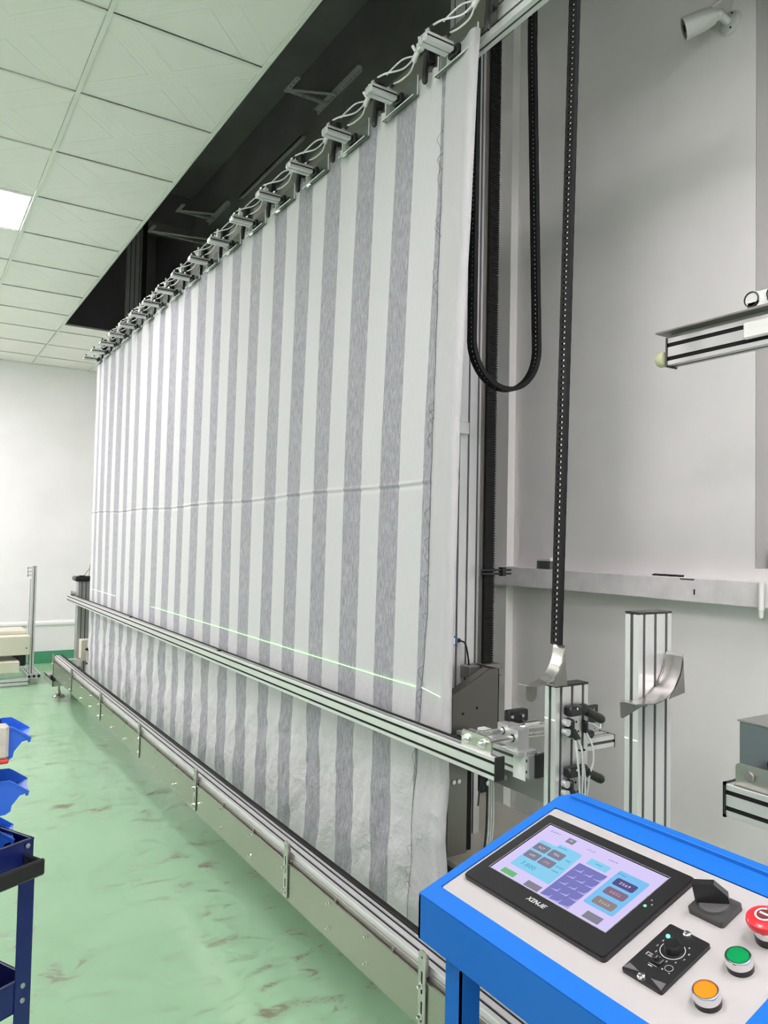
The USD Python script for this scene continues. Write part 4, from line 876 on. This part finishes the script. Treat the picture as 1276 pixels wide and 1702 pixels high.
obj('switch_knob', cp(kk), BLACKG, SWB)
# emergency stop
def button(cx, cy, name, col, label, r=.0148):
    b = obj(name, cp(lathe((cx, cy, -.0015), (0, 0, 1), [(r, 0), (r, .006), (r * .98, .0065), (.0001, .0065)], 28)), BLACKG, KC, smooth=30, label=label)
    obj('chrome_ring', cp(lathe((cx, cy, .005), (0, 0, 1), [(r, 0), (r * 1.02, .001), (r, .0085), (r * .92, .0105), (r * .86, .0105), (r * .84, .0075), (.0001, .0075)], 32)), CHROME, b, smooth=30)
    obj('button_cap', cp(lathe((cx, cy, .0125), (0, 0, 1), [(r * .84, 0), (r * .84, .0012), (r * .8, .0022), (.0001, .0024)], 28)), mat(name + '_cap', col, .3), b, smooth=30)
    return b
button(.423, .157, 'green_button', (.0, .23, .06), 'green push button with chrome ring')
button(.424, .0932, 'orange_button', (.85, .22, .01), 'orange push button with chrome ring')
ES = obj('emergency_stop', cp(lathe((.4245, .214, -.0015), (0, 0, 1), [(.0155, 0), (.0155, .009), (.0001, .009)], 28)), BLACKG, KC, smooth=30, label='red mushroom emergency stop button')
obj('collar', cp(lathe((.4245, .214, .0075), (0, 0, 1), [(.0150, 0), (.0160, .006), (.0150, .012), (.0001, .012)], 28)), CHROME, ES, smooth=30)
obj('mushroom', cp(lathe((.4245, .214, .018), (0, 0, 1), [(.0001, 0), (.017, 0), (.0205, .003), (.0215, .007), (.0205, .0105), (.016, .0135), (.009, .0142), (.0001, .0142)], 36)), mat('stop_red', (.72, .02, .03), .3, coat=.3), ES, smooth=40)
ringp = Point(0, 0).buffer(.0105, 12).difference(Point(0, 0).buffer(.0085, 12)).difference(sbox(-.002, .004, .002, .012)).difference(sbox(.006, -.004, .012, .0005))
obj('arrow_ring', cp(ext(ringp, .0006, 'z', 0).apply_translation((.4245, .214, .0320))), WHITEP, ES)
obj('centre_disc', cp(lathe((.4245, .214, .0318), (0, 0, 1), [(.0078, 0), (.0075, .0012), (.0001, .0012)], 20)), mat('disc_dark', (.12, .03, .03), .4), ES, smooth=30)
obj('reset_mark', [slab(.4193 + .0021 * k, .4208 + .0021 * k, .2125, .2155, .0331, .0334) for k in range(5)], WHITEP, ES)
# speed controller
pb = sbox(.3253, .0692, .3815, .1636).buffer(-.0025).buffer(.0025, quad_segs=3)
SPC = obj('speed_controller', cp(trimesh.creation.extrude_polygon(pb, .005, engine='earcut').apply_translation((0, 0, -.0015))), BLACKG, KC, label='black speed controller plate with a dial')
obj('dial', cp(lathe((.354, .130, .0035), (0, 0, 1), [(.0108, 0), (.0104, .003), (.0096, .0075), (.0088, .0085), (.0001, .0085)], 24)), mat('dial_black', (.012, .012, .012), .25), SPC, smooth=35)
arcp = Point(.354, .1285).buffer(.0150, 24).difference(Point(.354, .1285).buffer(.0140, 24)).difference(Polygon([(.354, .1285), (.330, .16), (.354, .165), (.372, .16)]))
PRN = mat('print_grey', (.45, .45, .45), .5)
obj('dial_scale', cp(ext(arcp, .0002, 'z', .0035)), PRN, SPC)
marks = []
for k in range(10):
    a = math.radians(130 + k * 31.0); c = (.354 + .0192 * math.cos(a), .1285 + .0192 * math.sin(a))
    tm = meshkit.text_mesh(str(k if k < 10 else 10), .0026, .0002, bold=True); tm.apply_translation((c[0] - .001, c[1] - .0013, .0035)); marks.append(cp(tm))
obj('dial_numbers', marks, PRN, SPC)
obj('toggle', [cp(bx(.346, .358, .0985, .1085, .0035, .007, .001)), cp(bx(.347, .353, .0990, .1060, .007, .012, .001))], BLACKG, SPC)
obj('switch_print', [slab(.3335, .3455, .1088, .1095, .0035, .0037), slab(.333, .334, .1045, .1095, .0035, .0037), slab(.336, .3445, .1045, .1052, .0035, .0037), slab(.337, .3425, .1065, .1072, .0035, .0037), slab(.344, .3555, .0958, .0964, .0035, .0037), slab(.3455, .351, .0925, .0942, .0035, .0037)], PRN, SPC)
rg_ = Point(.3675, .103).buffer(.005, 10).difference(Point(.3675, .103).buffer(.0044, 10))
obj('print_mark', [cp(trimesh.creation.extrude_polygon(rg_, .0002, engine='earcut').apply_translation((0, 0, .0035))), slab(.3615, .3630, .0965, .0985, .0035, .0037), slab(.371, .373, .0965, .0975, .0035, .0037)], PRN, SPC)
for q in ((.3265, .0705, .345, .0775), (.3615, .0705, .3805, .0775)):
    obj('relief_wedge', cp(trimesh.creation.extrude_polygon(Polygon([(q[0], q[1] + .001), (q[2], q[3]), (q[0] + .002, q[3] + .004)]) if q[0] < .35 else Polygon([(q[2], q[1]), (q[0], q[3]), (q[2] - .001, q[3] + .004)]), .0012, engine='earcut').apply_translation((0, 0, .0035))), mat('wedge_%d' % int(q[0] * 1e4), (.12, .12, .12), .25), SPC)
for x, y in ((.352, .1600), (.351, .0735)):
    obj('plate_screw', [cp(lathe((x, y, .0033), (0, 0, 1), [(.0050, 0), (.0048, .002), (.0035, .0032), (.0001, .0034)], 16)), cp(bx(x - .003, x + .003, y - .0006, y + .0006, .0064, .0072))], CHROME, SPC, smooth=30)
obj('power_light', cp(cyl((.3368, .1435, .0033), (.3368, .1435, .0052), .0026, 12)), E('led_mint', (.15, 1.0, .55), 2.2), SPC, label='mint green power light')
# small green-lit button on the far side of the console
GB = thing('green_beacon', 'tiny bright green light peeping over the far console corner', 'light', (.70, .96, .9))
obj('lens', [lathe((.745, .958, .905), (0, 1, 0), [(.0075, 0), (.0075, .012), (.006, .016), (.0001, .017)], 14), lathe((.715, .958, .895), (0, 1, 0), [(.006, 0), (.006, .010), (.0001, .012)], 14)], E('beacon_green', (.15, .9, .2), 1.0), GB, smooth=30)

# ------------------------------------------------------------------ blue tool trolley with bins at the left edge
TC = np.array([.26, 1.772, 0.0])                          # tray corner nearest the machine
TPd = np.array([-.885, -.466, 0]); TQ = np.array([-.466, .885, 0]); TNv = -TQ     # along the handle end, along the side (away), handle direction
RT = np.stack([TPd, TQ, np.array([0, 0, 1.0])], 1)
def tp(m): return xf(m, RT, TC)
TR = thing('tool_trolley', 'dark blue steel tool trolley with a black push handle at the left edge', 'trolley', TC + TPd * .2 + TQ * .35)
TWd, TL = .40, .66
SCRW = mat('zinc_screw', (.55, .56, .56), .3, .9)
def tray(z0, z1, name):
    ms = [bx(0, TWd, 0, .0025, z0, z1), bx(0, TWd, TL - .0025, TL, z0, z1), bx(0, .0025, 0, TL, z0, z1), bx(TWd - .0025, TWd, 0, TL, z0, z1), bx(0, TWd, 0, TL, z0, z0 + .0025),
          bx(0, TWd, -.002, .0045, z1 - .0025, z1), bx(0, .007, 0, TL, z1 - .0025, z1)]
    obj(name, [tp(m) for m in ms], NAVY, TR)
tray(.742, .802, 'top_tray')
tray(.455, .520, 'lower_tray')
tray(.16, .22, 'bottom_tray')
for px, qy in ((0, 0), (TWd, 0), (0, TL), (TWd, TL)):
    sx, sy_ = (1 if px == 0 else -1), (1 if qy == 0 else -1)
    a = bx(min(px - sx * .0028, px + sx * .033), max(px - sx * .0028, px + sx * .033), min(qy - sy_ * .0028, qy - sy_ * .0002), max(qy - sy_ * .0028, qy - sy_ * .0002), .08, .755)
    b = bx(min(px - sx * .0028, px - sx * .0002), max(px - sx * .0028, px - sx * .0002), min(qy, qy + sy_ * .033), max(qy, qy + sy_ * .033), .08, .755)
    obj('leg', [tp(a), tp(b)], NAVY, TR)
    obj('caster', [tp(cyl((px + sx * .012, qy + sy_ * .02, .0375), (px + sx * .032, qy + sy_ * .02, .0375), .037, 18)), tp(bx(min(px, px + sx * .04), max(px, px + sx * .04), min(qy, qy + sy_ * .04), max(qy, qy + sy_ * .04), .074, .082))], BLACKG, TR)
    for z in (.790, .505, .475):
        if qy == 0: obj('screw', tp(lathe((px + sx * .016, -.0028, z), (0, -1, 0), [(.0055, 0), (.005, .002), (.0025, .003), (.0001, .003)], 12)), SCRW, TR, smooth=30)
hs = sbox(-.0, .735, 0, .735)
obj('handle', [tp(bx(.016, .024, -.052, -.001, .742, .776, .003)), tp(bx(.012, TWd - .012, -.058, -.048, .742, .776, .004)), tp(bx(TWd - .024, TWd - .016, -.052, -.001, .742, .776, .003))], BLACKG, TR, label='black push handle')
obj('rack_post', [bx(.150, .188, 1.752, 1.762, .747, 1.06), bx(.02, .05, 1.752, 1.762, .747, 1.06)], NAVY, TR)
obj('rack_strip', [bx(.02, .188, 1.750, 1.7525, z, z + .010) for z in (.855, .965, 1.045)], NAVY, TR)
# bins seen from the side, lips towards the machine; silhouette in (out, height)
BD, BW = np.array([.995, -.0999, 0]), np.array([.0999, .995, 0])
RB = np.stack([BD, np.array([0, 0, 1.0]), BW], 1)
def bin_(x, z, label, y0=1.72):
    org = np.array([x, y0, z]); w = .10
    t = thing('stacking_bin', label, 'bin', org)
    def e(poly, h, d0):
        out = cat_([trimesh.creation.extrude_polygon(g, h, engine='earcut') for g in getattr(poly, 'geoms', [poly])]); out.apply_translation((0, 0, d0))
        return xf(out, RB, org)
    k = .70; S = lambda pts: [(a * k, b * k) for a, b in pts]
    sil = Polygon(S([(-.09, .0), (.062, .012), (.075, .020), (.078, .036), (.098, .062), (.112, .066), (.114, .059), (.120, .060), (.122, .070), (.082, .098), (.070, .105), (-.09, .105)]))
    obj('side', e(sil, .0025, 0), BINBLUE, t); obj('side', e(sil, .0025, w - .0025), BINBLUE, t)
    lip = LineString(S([(.0605, .0135), (.073, .0215), (.0762, .0375), (.0965, .0642), (.1195, .0683)])).buffer(.0014, cap_style=2, join_style=2)
    obj('front_lip', e(lip, w - .005, .0025), BINBLUE, t)
    rim = LineString(S([(-.09, .105), (.070, .105), (.082, .098), (.122, .070)])).buffer(.0018, cap_style=2, join_style=2)
    obj('rim', e(rim, .005, -.002), BINBLUE, t)
    obj('base', e(LineString(S([(-.09, .0025), (.062, .0145)])).buffer(.0014, cap_style=2), w - .005, .0025), BINBLUE, t)
    obj('back', e(Polygon(S([(-.09, .003), (-.085, .003), (-.085, .105), (-.09, .105)])), w - .005, .0025), BINBLUE, t)
    return t
from shapely.geometry import LineString
bin_(.1545, .975, 'blue stacking bin on the trolley rack, topmost, with a cloth pad on its side')
bin_(.1540, .8675, 'empty blue stacking bin on the trolley rack, the middle one')
bin_(.140, .747, 'blue stacking bin standing inside the top trolley tray', 1.80)
CLR = thing('cloth_pad', 'off-white cloth pad with a red lower edge on the side of the topmost bin', 'cloth pad', (.16, 1.71, .985))
obj('pad', bx(.07, .197, 1.694, 1.716, .991, 1.060, .006), mat('linen', (.50, .47, .41), .9, bump=.6, bscale=260, var=.12, vscale=40), CLR, smooth=30)
obj('red_edge', bx(.07, .1975, 1.693, 1.7165, .983, .9915, .002), mat('red_tape', (.55, .04, .03), .6), CLR)
PB = thing('plastic_bag', 'crumpled pale plastic bag lying in the lower trolley tray', 'bag', TC + TPd * .12 + TQ * .15 + (0, 0, .46))
bag = trimesh.creation.icosphere(3, 1.0); nb = meshkit.fbm(np.array(bag.vertices) * 2.2 + 5, 3, 9); bag.vertices = np.array(bag.vertices) * (.6 + .7 * nb[:, None]) * (.07, .09, .045); bag.apply_translation((.10, .14, .505))
obj('bag', tp(bag), mat('pale_plastic', (.6, .62, .68), .3), PB, smooth=True)

# scraps of thread lying on the floor
obj('thread_scrap', tube([(.318, 1.560, .002), (.330, 1.545, .002), (.338, 1.552, .003), (.343, 1.537, .002), (.356, 1.545, .002)], .0011, 5, 5), THREAD, label='short dark thread scrap on the floor right of the trolley', cat='thread')
